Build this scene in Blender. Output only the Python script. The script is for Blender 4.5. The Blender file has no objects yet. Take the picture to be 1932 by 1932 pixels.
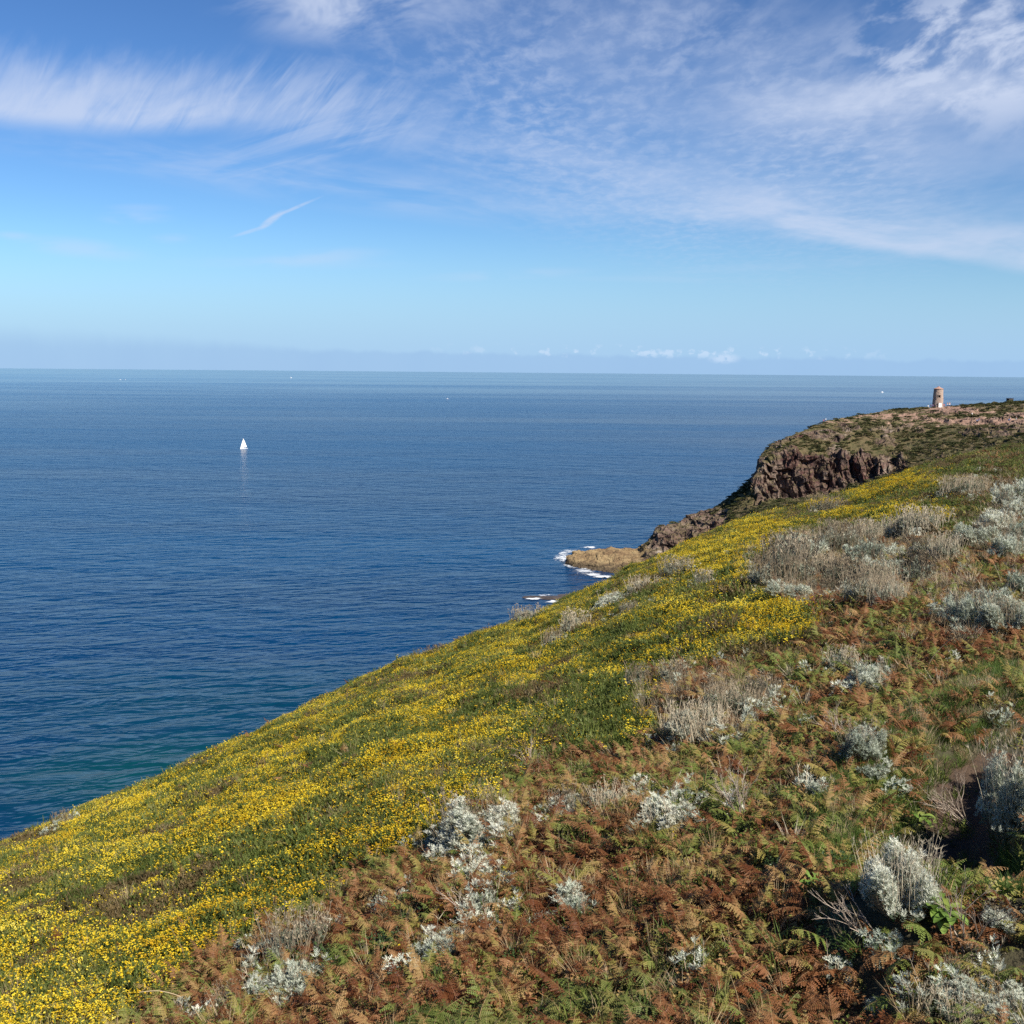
import bpy, bmesh, math, random
import numpy as np
from mathutils import Vector, Matrix, Euler
from mathutils.bvhtree import BVHTree

random.seed(7); RNG = np.random.default_rng(7)
SC = bpy.context.scene
COL = SC.collection
PI = math.pi

# ------------------------------------------------------------------ camera
F = 1.123                      # focal length in frame widths (48 degree field)
PITCH = math.radians(7.04); ROLL = math.radians(0.504)
CAMZ = 62.0
cam_d = bpy.data.cameras.new('camera'); cam = bpy.data.objects.new('camera', cam_d); COL.objects.link(cam)
cam_d.sensor_width = 36.0; cam_d.lens = 36.0 * F; cam_d.clip_start = 0.1; cam_d.clip_end = 80000
CM = Matrix.Rotation(PI/2 - PITCH, 4, 'X') @ Matrix.Rotation(ROLL, 4, 'Z')
cam.matrix_world = Matrix.Translation((0, 0, CAMZ)) @ CM
SC.camera = cam
R3 = np.array(CM.to_3x3())
ORG = np.array([0., 0., CAMZ])

def ray(u, v):
    """world direction seen at (u, v) on a 1932-wide picture, scaled so that y = 1"""
    d = R3 @ np.array([u/1932 - .5, -(v/1932 - .5), -F])
    return d / d[1]
def proj(P):
    """world points (n,3) -> u, v on a 1932-wide picture"""
    q = (np.asarray(P) - ORG) @ R3
    z = np.minimum(q[:, 2], -1e-3)
    return (q[:, 0]/-z*F + .5)*1932, (-(q[:, 1]/-z)*F + .5)*1932

# ------------------------------------------------------------------ noise
_perm = RNG.permutation(4096).astype(np.int64)
_g = RNG.normal(size=(4096, 3)); _g /= np.linalg.norm(_g, axis=1)[:, None]
def perlin(p):
    p = np.asarray(p, float); i = np.floor(p).astype(np.int64); f = p - i
    w = f*f*f*(f*(f*6 - 15) + 10); out = 0
    for dx in (0, 1):
        for dy in (0, 1):
            for dz in (0, 1):
                h = _perm[(_perm[(_perm[(i[:, 0]+dx) & 4095] + i[:, 1]+dy) & 4095] + i[:, 2]+dz) & 4095]
                g = _g[h]
                d = g[:, 0]*(f[:, 0]-dx) + g[:, 1]*(f[:, 1]-dy) + g[:, 2]*(f[:, 2]-dz)
                wt = (w[:, 0] if dx else 1-w[:, 0])*(w[:, 1] if dy else 1-w[:, 1])*(w[:, 2] if dz else 1-w[:, 2])
                out = out + wt*d
    return out*1.5
def fbm(p, o=4, r=.5):
    p = np.asarray(p, float); a = 1.; s = 0; t = 0
    for k in range(o):
        s = s + a*perlin(p*2**k + 17.3*k); t += a; a *= r
    return s/t*1.4
def fbm2(x, y, sc, o=4, z=0.):
    return fbm(np.stack([x*sc, y*sc, np.full_like(x, z)], 1), o)

# ------------------------------------------------------------------ object helpers
def tag(o, label=None, cat=None, group=None, kind=None):
    if label: o['label'] = label
    if cat: o['category'] = cat
    if group: o['group'] = group
    if kind: o['kind'] = kind
    return o
def empty(name, loc=(0, 0, 0), rz=0., sc=(1, 1, 1)):
    o = bpy.data.objects.new(name, None); COL.objects.link(o)
    o.location = loc; o.rotation_euler = (0, 0, rz); o.scale = sc; o.empty_display_size = .2
    return o
def mesh_np(name, V, Fc, mats=(), mi=None, smooth=False):
    me = bpy.data.meshes.new(name)
    V = np.asarray(V, np.float32)
    lens = np.array([len(f) for f in Fc], np.int32) if not isinstance(Fc, np.ndarray) else np.full(len(Fc), Fc.shape[1], np.int32)
    idx = np.concatenate([np.asarray(f, np.int32) for f in Fc]) if not isinstance(Fc, np.ndarray) else Fc.astype(np.int32).ravel()
    me.vertices.add(len(V)); me.vertices.foreach_set('co', V.ravel())
    me.loops.add(len(idx)); me.loops.foreach_set('vertex_index', idx)
    me.polygons.add(len(lens)); st = np.zeros(len(lens), np.int32); st[1:] = np.cumsum(lens)[:-1]
    me.polygons.foreach_set('loop_start', st)
    for m in mats: me.materials.append(m)
    if mi is not None: me.polygons.foreach_set('material_index', np.asarray(mi, np.int32))
    me.polygons.foreach_set('use_smooth', np.full(len(lens), smooth))
    me.update(calc_edges=True); me.validate()
    return me
class MB:
    def __init__(s): s.v = []; s.f = []; s.m = []; s.n = 0
    def add(s, V, Fc, m=0):
        V = np.asarray(V, float)
        s.v.append(V); s.f += [[i + s.n for i in f] for f in Fc]; s.m += [m]*len(Fc); s.n += len(V)
    def tube(s, pts, r, k=5, m=0):
        pts = np.asarray(pts, float); n = len(pts); r = np.broadcast_to(r, n)
        V = []
        for i in range(n):
            t = pts[min(i+1, n-1)] - pts[max(i-1, 0)]; t = t/(np.linalg.norm(t)+1e-9)
            a = np.cross(t, [0.31, 0.17, .93] if abs(t[2]) < .9 else [1, .2, 0]); a /= np.linalg.norm(a); b = np.cross(t, a)
            for j in range(k):
                q = 2*PI*j/k; V.append(pts[i] + r[i]*(math.cos(q)*a + math.sin(q)*b))
        Fc = [[i*k+j, i*k+(j+1) % k, (i+1)*k+(j+1) % k, (i+1)*k+j] for i in range(n-1) for j in range(k)]
        Fc += [[j for j in range(k)][::-1], [(n-1)*k+j for j in range(k)]]
        s.add(V, Fc, m)
    def box(s, c, d, m=0, rz=0.):
        x, y, z = np.array(d)/2
        V = np.array([[a*x, b*y, e*z] for a in (-1, 1) for b in (-1, 1) for e in (-1, 1)])
        cz, sz = math.cos(rz), math.sin(rz)
        V = np.stack([V[:, 0]*cz - V[:, 1]*sz, V[:, 0]*sz + V[:, 1]*cz, V[:, 2]], 1) + np.array(c)
        s.add(V, [[0, 1, 3, 2], [4, 6, 7, 5], [0, 4, 5, 1], [2, 3, 7, 6], [0, 2, 6, 4], [1, 5, 7, 3]], m)
    def lathe(s, prof, k=24, m=0, c=(0, 0, 0)):
        V = []
        for r, z in prof:
            for j in range(k):
                q = 2*PI*j/k; V.append((c[0]+r*math.cos(q), c[1]+r*math.sin(q), c[2]+z))
        n = len(prof)
        s.add(V, [[i*k+j, i*k+(j+1) % k, (i+1)*k+(j+1) % k, (i+1)*k+j] for i in range(n-1) for j in range(k)]
              + [[j for j in range(k)][::-1], [(n-1)*k+j for j in range(k)]], m)
    def mesh(s, name, mats, smooth=False):
        return mesh_np(name, np.concatenate(s.v), s.f, mats, s.m, smooth)
    def build(s, name, mats, parent=None, smooth=False):
        if not isinstance(mats, (list, tuple)): mats = [mats]
        return link(name, s.mesh(name, mats, smooth), parent)
def link(name, me, parent=None, loc=(0, 0, 0)):
    o = bpy.data.objects.new(name, me); COL.objects.link(o); o.location = loc
    if parent: o.parent = parent
    return o
KIDS = {}
def copy_tree(o, parent=None):
    c = o.copy(); COL.objects.link(c)
    if parent: c.parent = parent
    for ch in (o.children if parent is None else o.children): copy_tree(ch, c)
    return c

# ------------------------------------------------------------------ material helpers
class NT:
    def __init__(s, nt): s.nt = nt
    def node(s, t, **k):
        n = s.nt.nodes.new(t)
        for a, b in k.items(): setattr(n, a, b)
        return n
    def put(s, sock, val):
        if isinstance(val, bpy.types.NodeSocket): s.nt.links.new(val, sock)
        elif val is not None:
            try: sock.default_value = val
            except Exception: sock.default_value = (*val, 1) if len(val) == 3 else val
    def m(s, op, a, b=None, c=None, clamp=False):
        n = s.node('ShaderNodeMath', operation=op, use_clamp=clamp)
        for i, q in enumerate((a, b, c)):
            if q is not None: s.put(n.inputs[i], q)
        return n.outputs[0]
    def add(s, a, b): return s.m('ADD', a, b)
    def sub(s, a, b): return s.m('SUBTRACT', a, b)
    def mul(s, a, b): return s.m('MULTIPLY', a, b)
    def vm(s, op, a, b=None):
        n = s.node('ShaderNodeVectorMath', operation=op); s.put(n.inputs[0], a)
        if b is not None: s.put(n.inputs[1], b)
        return n.outputs[0]
    def noise(s, vec, scale, detail=4, rough=.55, dist=0., typ=None):
        n = s.node('ShaderNodeTexNoise')
        if vec is not None: s.put(n.inputs['Vector'], vec)
        n.inputs['Scale'].default_value = scale; n.inputs['Detail'].default_value = detail
        n.inputs['Roughness'].default_value = rough; n.inputs['Distortion'].default_value = dist
        return n.outputs[0]
    def ramp(s, fac, stops, interp='LINEAR'):
        n = s.node('ShaderNodeValToRGB'); n.color_ramp.interpolation = interp; el = n.color_ramp.elements
        while len(el) < len(stops): el.new(.5)
        for e, (p, c) in zip(el, stops): e.position = p; e.color = (*c, 1) if hasattr(c, '__len__') else (c, c, c, 1)
        s.put(n.inputs[0], fac); return n.outputs[0]
    def mix(s, fac, a, b, blend='MIX'):
        n = s.node('ShaderNodeMix', data_type='RGBA', blend_type=blend)
        s.put(n.inputs[0], fac); s.put(n.inputs[6], a); s.put(n.inputs[7], b); return n.outputs[2]
    def smooth(s, x, lo, hi):
        n = s.node('ShaderNodeMapRange', interpolation_type='SMOOTHSTEP'); s.put(n.inputs[0], x)
        s.put(n.inputs[1], lo); s.put(n.inputs[2], hi); return n.outputs[0]
    def vm2(s, a):
        n = s.node('ShaderNodeVectorMath', operation='LENGTH'); s.put(n.inputs[0], a); return n.outputs['Value']
    def mapping(s, vec, loc=(0, 0, 0), rot=(0, 0, 0), sc=(1, 1, 1)):
        n = s.node('ShaderNodeMapping'); s.put(n.inputs[0], vec)
        n.inputs[1].default_value = loc; n.inputs[2].default_value = rot; n.inputs[3].default_value = sc; return n.outputs[0]
    def attr(s, name, typ='GEOMETRY'):
        n = s.node('ShaderNodeAttribute', attribute_name=name, attribute_type=typ); return n
    def bump(s, h, strength=.5, dist=.1):
        n = s.node('ShaderNodeBump'); n.inputs['Strength'].default_value = strength; n.inputs['Distance'].default_value = dist
        s.put(n.inputs['Height'], h); return n.outputs[0]
def newmat(name):
    m = bpy.data.materials.new(name); m.use_nodes = True; n = NT(m.node_tree)
    return m, n, m.node_tree.nodes['Principled BSDF']
def simple(name, col, rough=.6, var=.15, scale=8., spec=.3, metal=0.):
    m, n, b = newmat(name)
    pos = n.node('ShaderNodeTexCoord').outputs['Object']
    f = n.noise(pos, scale, 3)
    lo = [c*(1-var) for c in col]; hi = [min(1, c*(1+var)) for c in col]
    n.put(b.inputs['Base Color'], n.ramp(f, [(.3, lo), (.7, hi)]))
    b.inputs['Roughness'].default_value = rough; b.inputs['Specular IOR Level'].default_value = spec; b.inputs['Metallic'].default_value = metal
    return m
def leafmat(name, stops, pos_scale=.6, pos_amt=.5, rnd_amt=.5, trans=.3, rough=.55, fine=6., inst=True, spec=.25, fine_amt=.35):
    """leaf colour from a ramp driven by a per-plant random, a patchy world noise and a fine noise"""
    m, n, b = newmat(name)
    geo = n.node('ShaderNodeNewGeometry').outputs['Position']
    rnd = n.node('ShaderNodeObjectInfo').outputs['Random']
    f = n.add(n.mul(n.sub(n.noise(geo, pos_scale, 3), .5), pos_amt*2), n.mul(n.sub(rnd, .5), rnd_amt))
    f = n.add(n.add(f, n.mul(n.sub(n.noise(geo, fine, 2), .5), fine_amt*2)), .5)
    c = n.ramp(f, stops)
    n.put(b.inputs['Base Color'], c); b.inputs['Roughness'].default_value = rough; b.inputs['Specular IOR Level'].default_value = spec
    if trans > 0:
        t = n.node('ShaderNodeBsdfTranslucent'); n.put(t.inputs[0], c)
        mx = n.node('ShaderNodeMixShader'); mx.inputs[0].default_value = trans
        out = m.node_tree.nodes['Material Output']
        n.nt.links.new(b.outputs[0], mx.inputs[1]); n.nt.links.new(t.outputs[0], mx.inputs[2]); n.nt.links.new(mx.outputs[0], out.inputs[0])
    return m

#SECTION world
# ------------------------------------------------------------------ light and sky
SUN_EL = math.radians(41); SUN_AZ = math.radians(137)       # clockwise from +Y
sd = Vector((math.sin(SUN_AZ)*math.cos(SUN_EL), math.cos(SUN_AZ)*math.cos(SUN_EL), math.sin(SUN_EL)))
sl = bpy.data.lights.new('sun', 'SUN'); sl.energy = 5.0; sl.angle = math.radians(.53); sl.color = (1, .95, .86)
so = bpy.data.objects.new('sun', sl); COL.objects.link(so); so.rotation_euler = sd.to_track_quat('Z', 'Y').to_euler()

W = bpy.data.worlds.new('World'); SC.world = W; W.use_nodes = True
def azel(u, v):
    d = ray(u, v); return d[0]*57.3, d[2]*57.3
def build_world():
    n = NT(W.node_tree); bg = W.node_tree.nodes['Background']
    sky = n.node('ShaderNodeTexSky', sky_type='NISHITA', sun_disc=False)
    sky.sun_elevation = SUN_EL; sky.sun_rotation = SUN_AZ; sky.altitude = 60; sky.air_density = 1.0; sky.dust_density = .1; sky.ozone_density = 2.5
    D = n.node('ShaderNodeTexCoord').outputs['Generated']
    sp = n.node('ShaderNodeSeparateXYZ'); n.put(sp.inputs[0], D); x, y, z = sp.outputs
    deg = 180/PI
    yy = n.m('MAXIMUM', y, .05); front = n.smooth(y, .1, .4)
    az = n.mul(n.m('DIVIDE', x, yy), 57.3); el = n.mul(n.m('DIVIDE', z, yy), 57.3)
    cb = n.node('ShaderNodeCombineXYZ'); n.put(cb.inputs[0], az); n.put(cb.inputs[1], el); A = cb.outputs[0]     # degrees
    zz = n.m('MAXIMUM', n.add(z, .04), .02)
    cb = n.node('ShaderNodeCombineXYZ'); n.put(cb.inputs[0], n.m('DIVIDE', x, zz)); n.put(cb.inputs[1], n.m('DIVIDE', y, zz)); P = cb.outputs[0]  # cloud sheet
    def local(u, v, tilt):
        """coordinates in degrees about the sky point, turned by tilt"""
        a0, e0 = azel(u, v)
        q = n.mapping(n.vm('SUBTRACT', A, (a0, e0, 0)), rot=(0, 0, -math.radians(tilt)))
        s = n.node('ShaderNodeSeparateXYZ'); n.put(s.inputs[0], q); return s.outputs[0], s.outputs[1], q
    def ellipse(u, v, w, h, tilt, soft=1.0):
        lx, ly, q = local(u, v, tilt)
        k = 37.9
        r = n.m('SQRT', n.add(n.m('POWER', n.m('ABSOLUTE', n.mul(lx, k/w)), 2), n.m('POWER', n.m('ABSOLUTE', n.mul(ly, k/h)), 2)))
        return n.smooth(r, 1+soft*.5, 1-soft*.5)
    warp = n.vm('ADD', A, n.vm('SCALE', n.node('ShaderNodeTexNoise').outputs[1])) if False else A
    # streaky noises
    def streak(scale, tilt, stretch, detail=4, rough=.6, dist=.3, src=A, off=0.):
        q = n.mapping(n.mapping(src, rot=(0, 0, -math.radians(tilt))), loc=(off, off*1.7, 0), sc=(1/stretch, 1, 1))
        return n.noise(q, scale, detail, rough, dist)
    layers = []
    # feathery cirrus, left
    lx, ly, q = local(250, 258, 0)
    bow = n.mul(n.m('POWER', n.m('ABSOLUTE', n.mul(n.add(lx, 0), .16)), 2), .35)
    low = n.smooth(n.add(n.sub(ly, bow), n.mul(n.sub(streak(.5, 4, 5), .5), .7)), -.2, 1.0)           # crisp lower edge
    top = n.add(n.mul(n.sub(n.add(n.mul(streak(.9, 62, 4, 5, .62, .7), .42), n.mul(streak(.28, 40, 2, 4, .6, .3, off=8), .5)), .5), 5.5), n.add(n.mul(n.smooth(lx, 1, 13), -1.5), 3.5))
    upe = n.smooth(n.sub(ly, top), 1.3, -2.3)
    ends = n.smooth(lx, 13, 1)
    f1 = n.mul(n.mul(low, upe), n.add(n.mul(ends, .75), .25))
    f1 = n.mul(f1, n.smooth(n.add(n.mul(streak(.8, 52, 5, 5, .66, .7, off=3), .42), n.mul(streak(.4, 12, 3, 4, .6, .4, off=13), .58)), .20, n.add(n.mul(ends, -.10), .64)))
    f1 = n.mul(f1, n.smooth(lx, 14.5, 9))
    layers.append(n.mul(f1, .76))
    # the curved fibres trailing from it
    f = n.mul(ellipse(610, 262, 170, 46, 13, 1.5), n.smooth(streak(.9, 17, 8, 4, .66, .5), .36, .68)); layers.append(n.mul(f, .42))
    f = n.mul(ellipse(600, 190, 190, 60, -8, 1.5), n.smooth(streak(1.0, 48, 7, 4, .66, .5, off=12), .36, .68)); layers.append(n.mul(f, .38))
    # top centre bright patch
    f = n.mul(ellipse(665, 8, 170, 50, 2, 1.5), n.smooth(streak(.45, 8, 2.2, 4, .6, .6, off=9), .3, .65)); layers.append(n.mul(f, .75))
    # mottled altocumulus across the middle
    mott = n.smooth(n.noise(n.mapping(P, rot=(0, 0, .25), sc=(1, .5, 1)), 14, 4, .62, .25), .36, .74)
    big = n.smooth(n.noise(A, .13, 3, .5), .30, .62)
    fld = n.m('MAXIMUM', ellipse(1230, 215, 520, 210, -16, 1.1), n.mul(ellipse(1080, 70, 420, 110, 0, 1.3), .55))
    layers.append(n.mul(n.mul(n.mul(mott, fld), n.add(n.mul(big, .6), .4)), .40))
    layers.append(n.mul(fld, .07))
    layers.append(n.mul(n.mul(ellipse(1500, 120, 480, 190, -5, 1.4), n.smooth(streak(.3, 35, 2.5, 4, .6, .5), .3, .7)), .20))
    # bright cloud top right
    puff = streak(.62, 24, 1.9, 5, .58, .25, off=5)
    f = n.mul(ellipse(1830, 95, 230, 120, 16, 1.2), n.smooth(puff, .44, .62)); layers.append(n.mul(f, .72))
    f = n.mul(ellipse(1910, 110, 110, 110, 10, 1.5), n.smooth(puff, .30, .55)); layers.append(n.mul(f, .6))
    f = n.mul(ellipse(1720, 185, 330, 34, 4, 1.6), n.smooth(streak(.4, 6, 4, 4, .6, .4, off=2), .25, .6)); layers.append(n.mul(f, .62))
    # long band on the right with a crisp lower edge falling to the right
    lx, ly, q = local(1500, 452, -7.5)
    wob = n.mul(n.sub(streak(.35, -6, 3), .5), .9)
    low = n.smooth(n.add(ly, wob), -.2, .55); up = n.smooth(n.add(ly, n.mul(n.sub(streak(.5, 6, 3, off=4), .5), 2.5)), 3.6, .6)
    f = n.mul(n.mul(low, up), n.smooth(lx, -14, 1.5))
    f = n.mul(f, n.smooth(streak(.45, -2, 4.5, 4, .6, .5, off=7), .22, .62)); layers.append(n.mul(f, .74))
    # thin veil left of it
    f = n.mul(ellipse(620, 345, 480, 34, -7, 1.5), n.smooth(streak(.6, -8, 5, 4, .65), .35, .68)); layers.append(n.mul(f, .33))
    f = n.mul(ellipse(1150, 340, 330, 50, -9, 1.5), n.smooth(streak(.6, -8, 5, 6, .65, off=6), .3, .68)); layers.append(n.mul(f, .33))
    f = n.mul(ellipse(1700, 300, 420, 120, 0, 1.6), n.smooth(streak(.25, 10, 3, 4, .6), .3, .7)); layers.append(n.mul(f, .3))
    # low wisps
    wz = n.smooth(streak(1.2, 0, 4, 2, .6), .25, .6)
    for (u, v, w, h, t, o) in ((255, 411, 48, 9, 0, .3), (265, 392, 45, 6, 0, .16), (150, 468, 85, 14, -6, .28), (20, 444, 30, 6, 0, .25), (325, 450, 30, 7, 0, .2),
                            (610, 484, 85, 11, 4, .26), (540, 497, 160, 9, 0, .12), (960, 518, 110, 8, 3, .2), (1250, 527, 160, 5, 0, .1), (1500, 500, 230, 8, 4, .1)):
        f = n.mul(ellipse(u, v, w, h, t, 1.7), wz); layers.append(n.mul(f, o))
    # short kinked vapour trail
    tz = n.smooth(streak(3, 25, 2, 2, .6), .1, .6)
    for (u, v, w, h, t, o) in ((555, 393, 42, 2.6, 23, .42), (512, 415, 24, 5.5, 35, .5), (473, 436, 30, 3, 17, .33)):
        f = n.mul(ellipse(u, v, w, h, t, 1.2), tz); layers.append(n.mul(f, o))
    cov = None
    for f in layers:
        cov = f if cov is None else n.sub(n.add(cov, f), n.mul(cov, f))
    # hazy bank along the horizon, small bright cumulus heads on it
    edge = n.add(n.mul(n.sub(n.noise(n.mapping(A, sc=(1, .15, 1)), .55, 4, .6), .5), .75), n.mul(az, -.006))
    bank = n.mul(n.smooth(n.sub(el, edge), n.add(n.mul(n.smooth(az, -5, -26), 1.1), .90), .66), n.add(n.mul(n.noise(n.mapping(A, sc=(1, .3, 1)), .25, 4, .6), .8), .45))
    bank2 = n.smooth(el, 7.5, .2)
    heads = n.mul(n.mul(n.smooth(n.noise(n.mapping(A, sc=(1, 1.3, 1)), 1.35, 5, .55), .535, .64), n.smooth(n.m('ABSOLUTE', n.sub(el, .95)), .42, .05)),
                  n.mul(n.smooth(az, -6, 3), n.smooth(az, 21, 12)))
    hd = n.mul(ellipse(1366, 676, 24, 8, 0, 1.2), n.smooth(n.noise(A, 3.2, 4, .5), .28, .5))
    heads = n.m('MAXIMUM', heads, hd)
    # colour
    skyc = n.vm('SCALE', sky.outputs[0]); skyc.node.inputs['Scale'].default_value = .14
    skyc = n.mix(1., skyc, SKY_TINT, 'MULTIPLY')
    g_ = n.node('ShaderNodeGamma'); n.put(g_.inputs[0], skyc); g_.inputs[1].default_value = 1.4; skyc = n.mix(1., g_.outputs[0], SKY_GAIN, 'MULTIPLY')
    c = n.mix(n.mul(bank2, .9), skyc, (.285, .465, .70, 1))
    c = n.mix(n.mul(bank, .48), c, (.235, .385, .62, 1))
    c = n.mix(n.mul(heads, .7), c, (.48, .60, .76, 1))
    c = n.mix(n.mul(n.m('MINIMUM', cov, .95), front), c, (.50, .565, .71, 1))
    n.put(bg.inputs[0], c); bg.inputs[1].default_value = .77
    W.cycles.sampling_method = 'MANUAL'; W.cycles.sample_map_resolution = 512
SKY_TINT = (.60, .80, 1.15, 1); SKY_GAIN = (.88, .755, .56, 1)
build_world()

#SECTION terrain
# ------------------------------------------------------------------ the near hillside
SIL = [(-50, 1628), (0, 1608), (70, 1578), (150, 1543), (240, 1507), (330, 1466), (430, 1416), (520, 1379), (620, 1329), (690, 1292), (760, 1256), (830, 1236),
       (900, 1203), (950, 1183), (1010, 1167), (1060, 1140), (1110, 1115), (1150, 1100), (1200, 1073), (1260, 1052), (1330, 1018), (1400, 993), (1470, 972),
       (1520, 960), (1580, 950), (1640, 927), (1700, 905), (1760, 880), (1820, 866), (1870, 858), (1932, 846), (2000, 832), (2200, 800), (2500, 770)]
_r = np.array([ray(u, v + 7*math.exp(-((u-1080)/190)**2)) for u, v in SIL]); _s = _r[:, 0]; _e = _r[:, 2]
_s = np.concatenate([[-3., -.9], _s, [1.6, 4.]]); _e = np.concatenate([[-1.55, -.63], _e, [.02, .1]])
H0 = 4.0
PATH = None
def Ysil(s): return np.interp(s, [-3, -1, -.6, -.47, -.2, 0, .2, .45, .7, 1.5, 4], [14, 26, 36, 43, 60, 76, 108, 165, 190, 150, 60])
def ground(x, y):
    x = np.asarray(x, float); y = np.asarray(y, float)
    Y = np.maximum(y, 1.2); s = x/Y
    e = np.interp(s, _s, _e); Ys = Ysil(s)
    t = Y/Ys
    z = e*Y - H0*np.where(t < 1, (1-t)**2, 9*(t-1)**2 + 2.5*np.maximum(t-1, 0))
    amp = .16 + .0045*np.minimum(Y, 120)
    z = z + amp*fbm2(x, y, .16, 3, 3.1)*1.1 + .24*fbm2(x, y, .60, 3, 8.) + .10*np.minimum(y/40, 1.6)*fbm2(x, y, .35, 2, 18.)*2
    z = z + 2.3*np.exp(-(x*x + y*y)/(2*1.5**2))
    if PATH is not None:          # the trodden path lies in a hollow
        dd = np.full(np.shape(z), 99.); near = (x > 1.5) & (x < 14) & (y > 4) & (y < 24)
        if near.any():
            q = np.stack([x[near], y[near]], 1); dd[near] = np.sqrt(((q[:, None, :]-PATH[None])**2).sum(2).min(1))
        z = z - .55*np.exp(-(dd/.62)**2) + .22*np.exp(-((dd-1.15)/.45)**2)
    return np.maximum(z, -66) + CAMZ
TS = np.concatenate([np.linspace(-2.2, -.62, 40)[:-1], np.linspace(-.62, .66, 420), np.linspace(.66, 2.4, 45)[1:]])
tt = np.linspace(0, 1, 250)
def near_mesh():
    V = []; nS = len(TS)
    rows = []
    for k in range(300):
        if k < 230: t = (k/229)**1.0; rows.append(('in', t))
        else: rows.append(('out', (k-229)/70))
    X = []; Yv = []
    Ys = Ysil(TS)
    for kind, t in rows:
        if kind == 'in': Y = 1.2*(Ys*1.03/1.2)**t
        else: Y = Ys*(1.03 + 1.6*t**1.6)
        X.append(TS*Y); Yv.append(Y)
    X = np.array(X); Yv = np.array(Yv); Z = ground(X.ravel(), Yv.ravel()).reshape(X.shape)
    V = np.stack([X.ravel(), Yv.ravel(), Z.ravel()], 1)
    nR = len(rows); i, j = np.meshgrid(np.arange(nR-1), np.arange(nS-1), indexing='ij')
    a = (i*nS + j).ravel(); Fq = np.stack([a, a+1, a+nS+1, a+nS], 1)
    # ground right under and behind the viewpoint
    return V, Fq
NV, NF = near_mesh()
m_soil, n, b = newmat('hillside_soil')
geo = n.node('ShaderNodeNewGeometry').outputs['Position']
f = n.noise(geo, .8, 6, .65); f2 = n.noise(geo, 9, 4, .6)
c = n.ramp(f, [(.3, (.035, .03, .015)), (.5, (.05, .04, .018)), (.7, (.075, .05, .025))])
c = n.mix(n.mul(f2, .5), c, (.03, .035, .012, 1)); n.put(b.inputs['Base Color'], c); b.inputs['Roughness'].default_value = .95
n.put(b.inputs['Normal'], n.bump(f2, .8, .08))
hill = link('hillside', mesh_np('hillside', NV, NF, [m_soil], smooth=True)); tag(hill, 'steep heathland hillside dropping from the right down to the sea', None, None, 'structure')
NBVH = BVHTree.FromPolygons([tuple(v) for v in NV], [tuple(f) for f in NF.tolist()])
def hit(bvh, u, v):
    for k in range(14):        # just above a crest: take the crest below it
        r = bvh.ray_cast(Vector(ORG), Vector(ray(u, v+k)).normalized(), 2000)
        if r[0] is not None: return r[0], r[1]
    return None, None
_hits = [hit(NBVH, u, v)[0] for (u, v) in ((1812, 1630), (1806, 1560), (1808, 1480), (1840, 1408), (1905, 1366), (2010, 1340), (2150, 1322))]
_pc = np.array([(h.x, h.y) for h in _hits]); _t = np.linspace(0, len(_pc)-1, 60)
PATH = np.stack([np.interp(_t, range(len(_pc)), _pc[:, 0]), np.interp(_t, range(len(_pc)), _pc[:, 1])], 1)
for _ in range(8): PATH[1:-1] = (PATH[:-2]+PATH[1:-1]*2+PATH[2:])/4
NV, NF = near_mesh(); hill.data.vertices.foreach_set('co', NV.astype(np.float32).ravel()); hill.data.update()
NBVH = BVHTree.FromPolygons([tuple(v) for v in NV], [tuple(f) for f in NF.tolist()])
def gz(x, y): return float(ground(np.array([x]), np.array([y]))[0])

# ------------------------------------------------------------------ the headland: keyed cross sections, sea level to crest and over
WL = -CAMZ
HK = {  # u: [(Y, v) ...] from the foot up to the crest

 1068: [(364, 'w'), (366.5, 1053), (367, 1051.5), (367.5, 1050.5), (368, 1050), (368.5, 1049.5)],
 1086: [(357, 'w'), (362, 1064), (364, 1056), (367, 1050), (369, 1045), (371, 1041)],
 1130: [(348, 'w'), (356, 1072), (362, 1058), (366, 1048), (370, 1041), (374, 1035)],
 1205: [(338, 'w'), (348, 1084), (358, 1062), (365, 1048), (370, 1041), (376, 1034)],
 1222: [(336, 'w'), (347, 1080), (360, 1056), (366, 1042), (371, 1026), (377, 1022)],
 1240: [(335, 'w'), (345, 1075), (362, 1047), (367, 1014), (373, 1004), (379, 999)],
 1300: [(330, 'w'), (340, 1055), (361, 1038), (369, 1000), (378, 985), (386, 975)],
 1365: [(320, 'w'), (330, 1032), (362, 1006), (372, 972), (384, 956), (394, 946)],
 1400: [(315, 'w'), (325, 1018), (364, 980), (373, 944), (384, 928), (395, 917)],
 1429: [(310, 'w'), (320, 1004), (366, 950), (374, 915), (385, 903), (398, 893)],
 1439: [(308, 'w'), (320, 990), (369, 946), (376, 876), (388, 860), (400, 852)],
 1460: [(306, 'w'), (318, 975), (370, 942), (377, 862), (390, 848), (404, 836)],
 1500: [(304, 'w'), (315, 962), (372, 936), (378, 855), (392, 838), (408, 820)],
 1560: [(300, 'w'), (310, 946), (374, 938), (381, 864), (402, 825), (425, 793)],
 1610: [(296, 'w'), (305, 936), (374, 924), (381, 870), (408, 818), (440, 784)],
 1690: [(285, 'w'), (295, 918), (368, 896), (374, 876), (412, 810), (455, 771)],
 1780: [(270, 'w'), (280, 896), (340, 882), (352, 873), (410, 802), (458, 766)],
 1932: [(250, 'w'), (262, 868), (310, 850), (330, 842), (400, 792), (470, 756)],
 2100: [(240, 'w'), (250, 846), (300, 826), (320, 816), (400, 776), (480, 746)],
 2320: [(240, 'w'), (250, 830), (300, 806), (320, 798), (400, 766), (480, 740)]}
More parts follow.
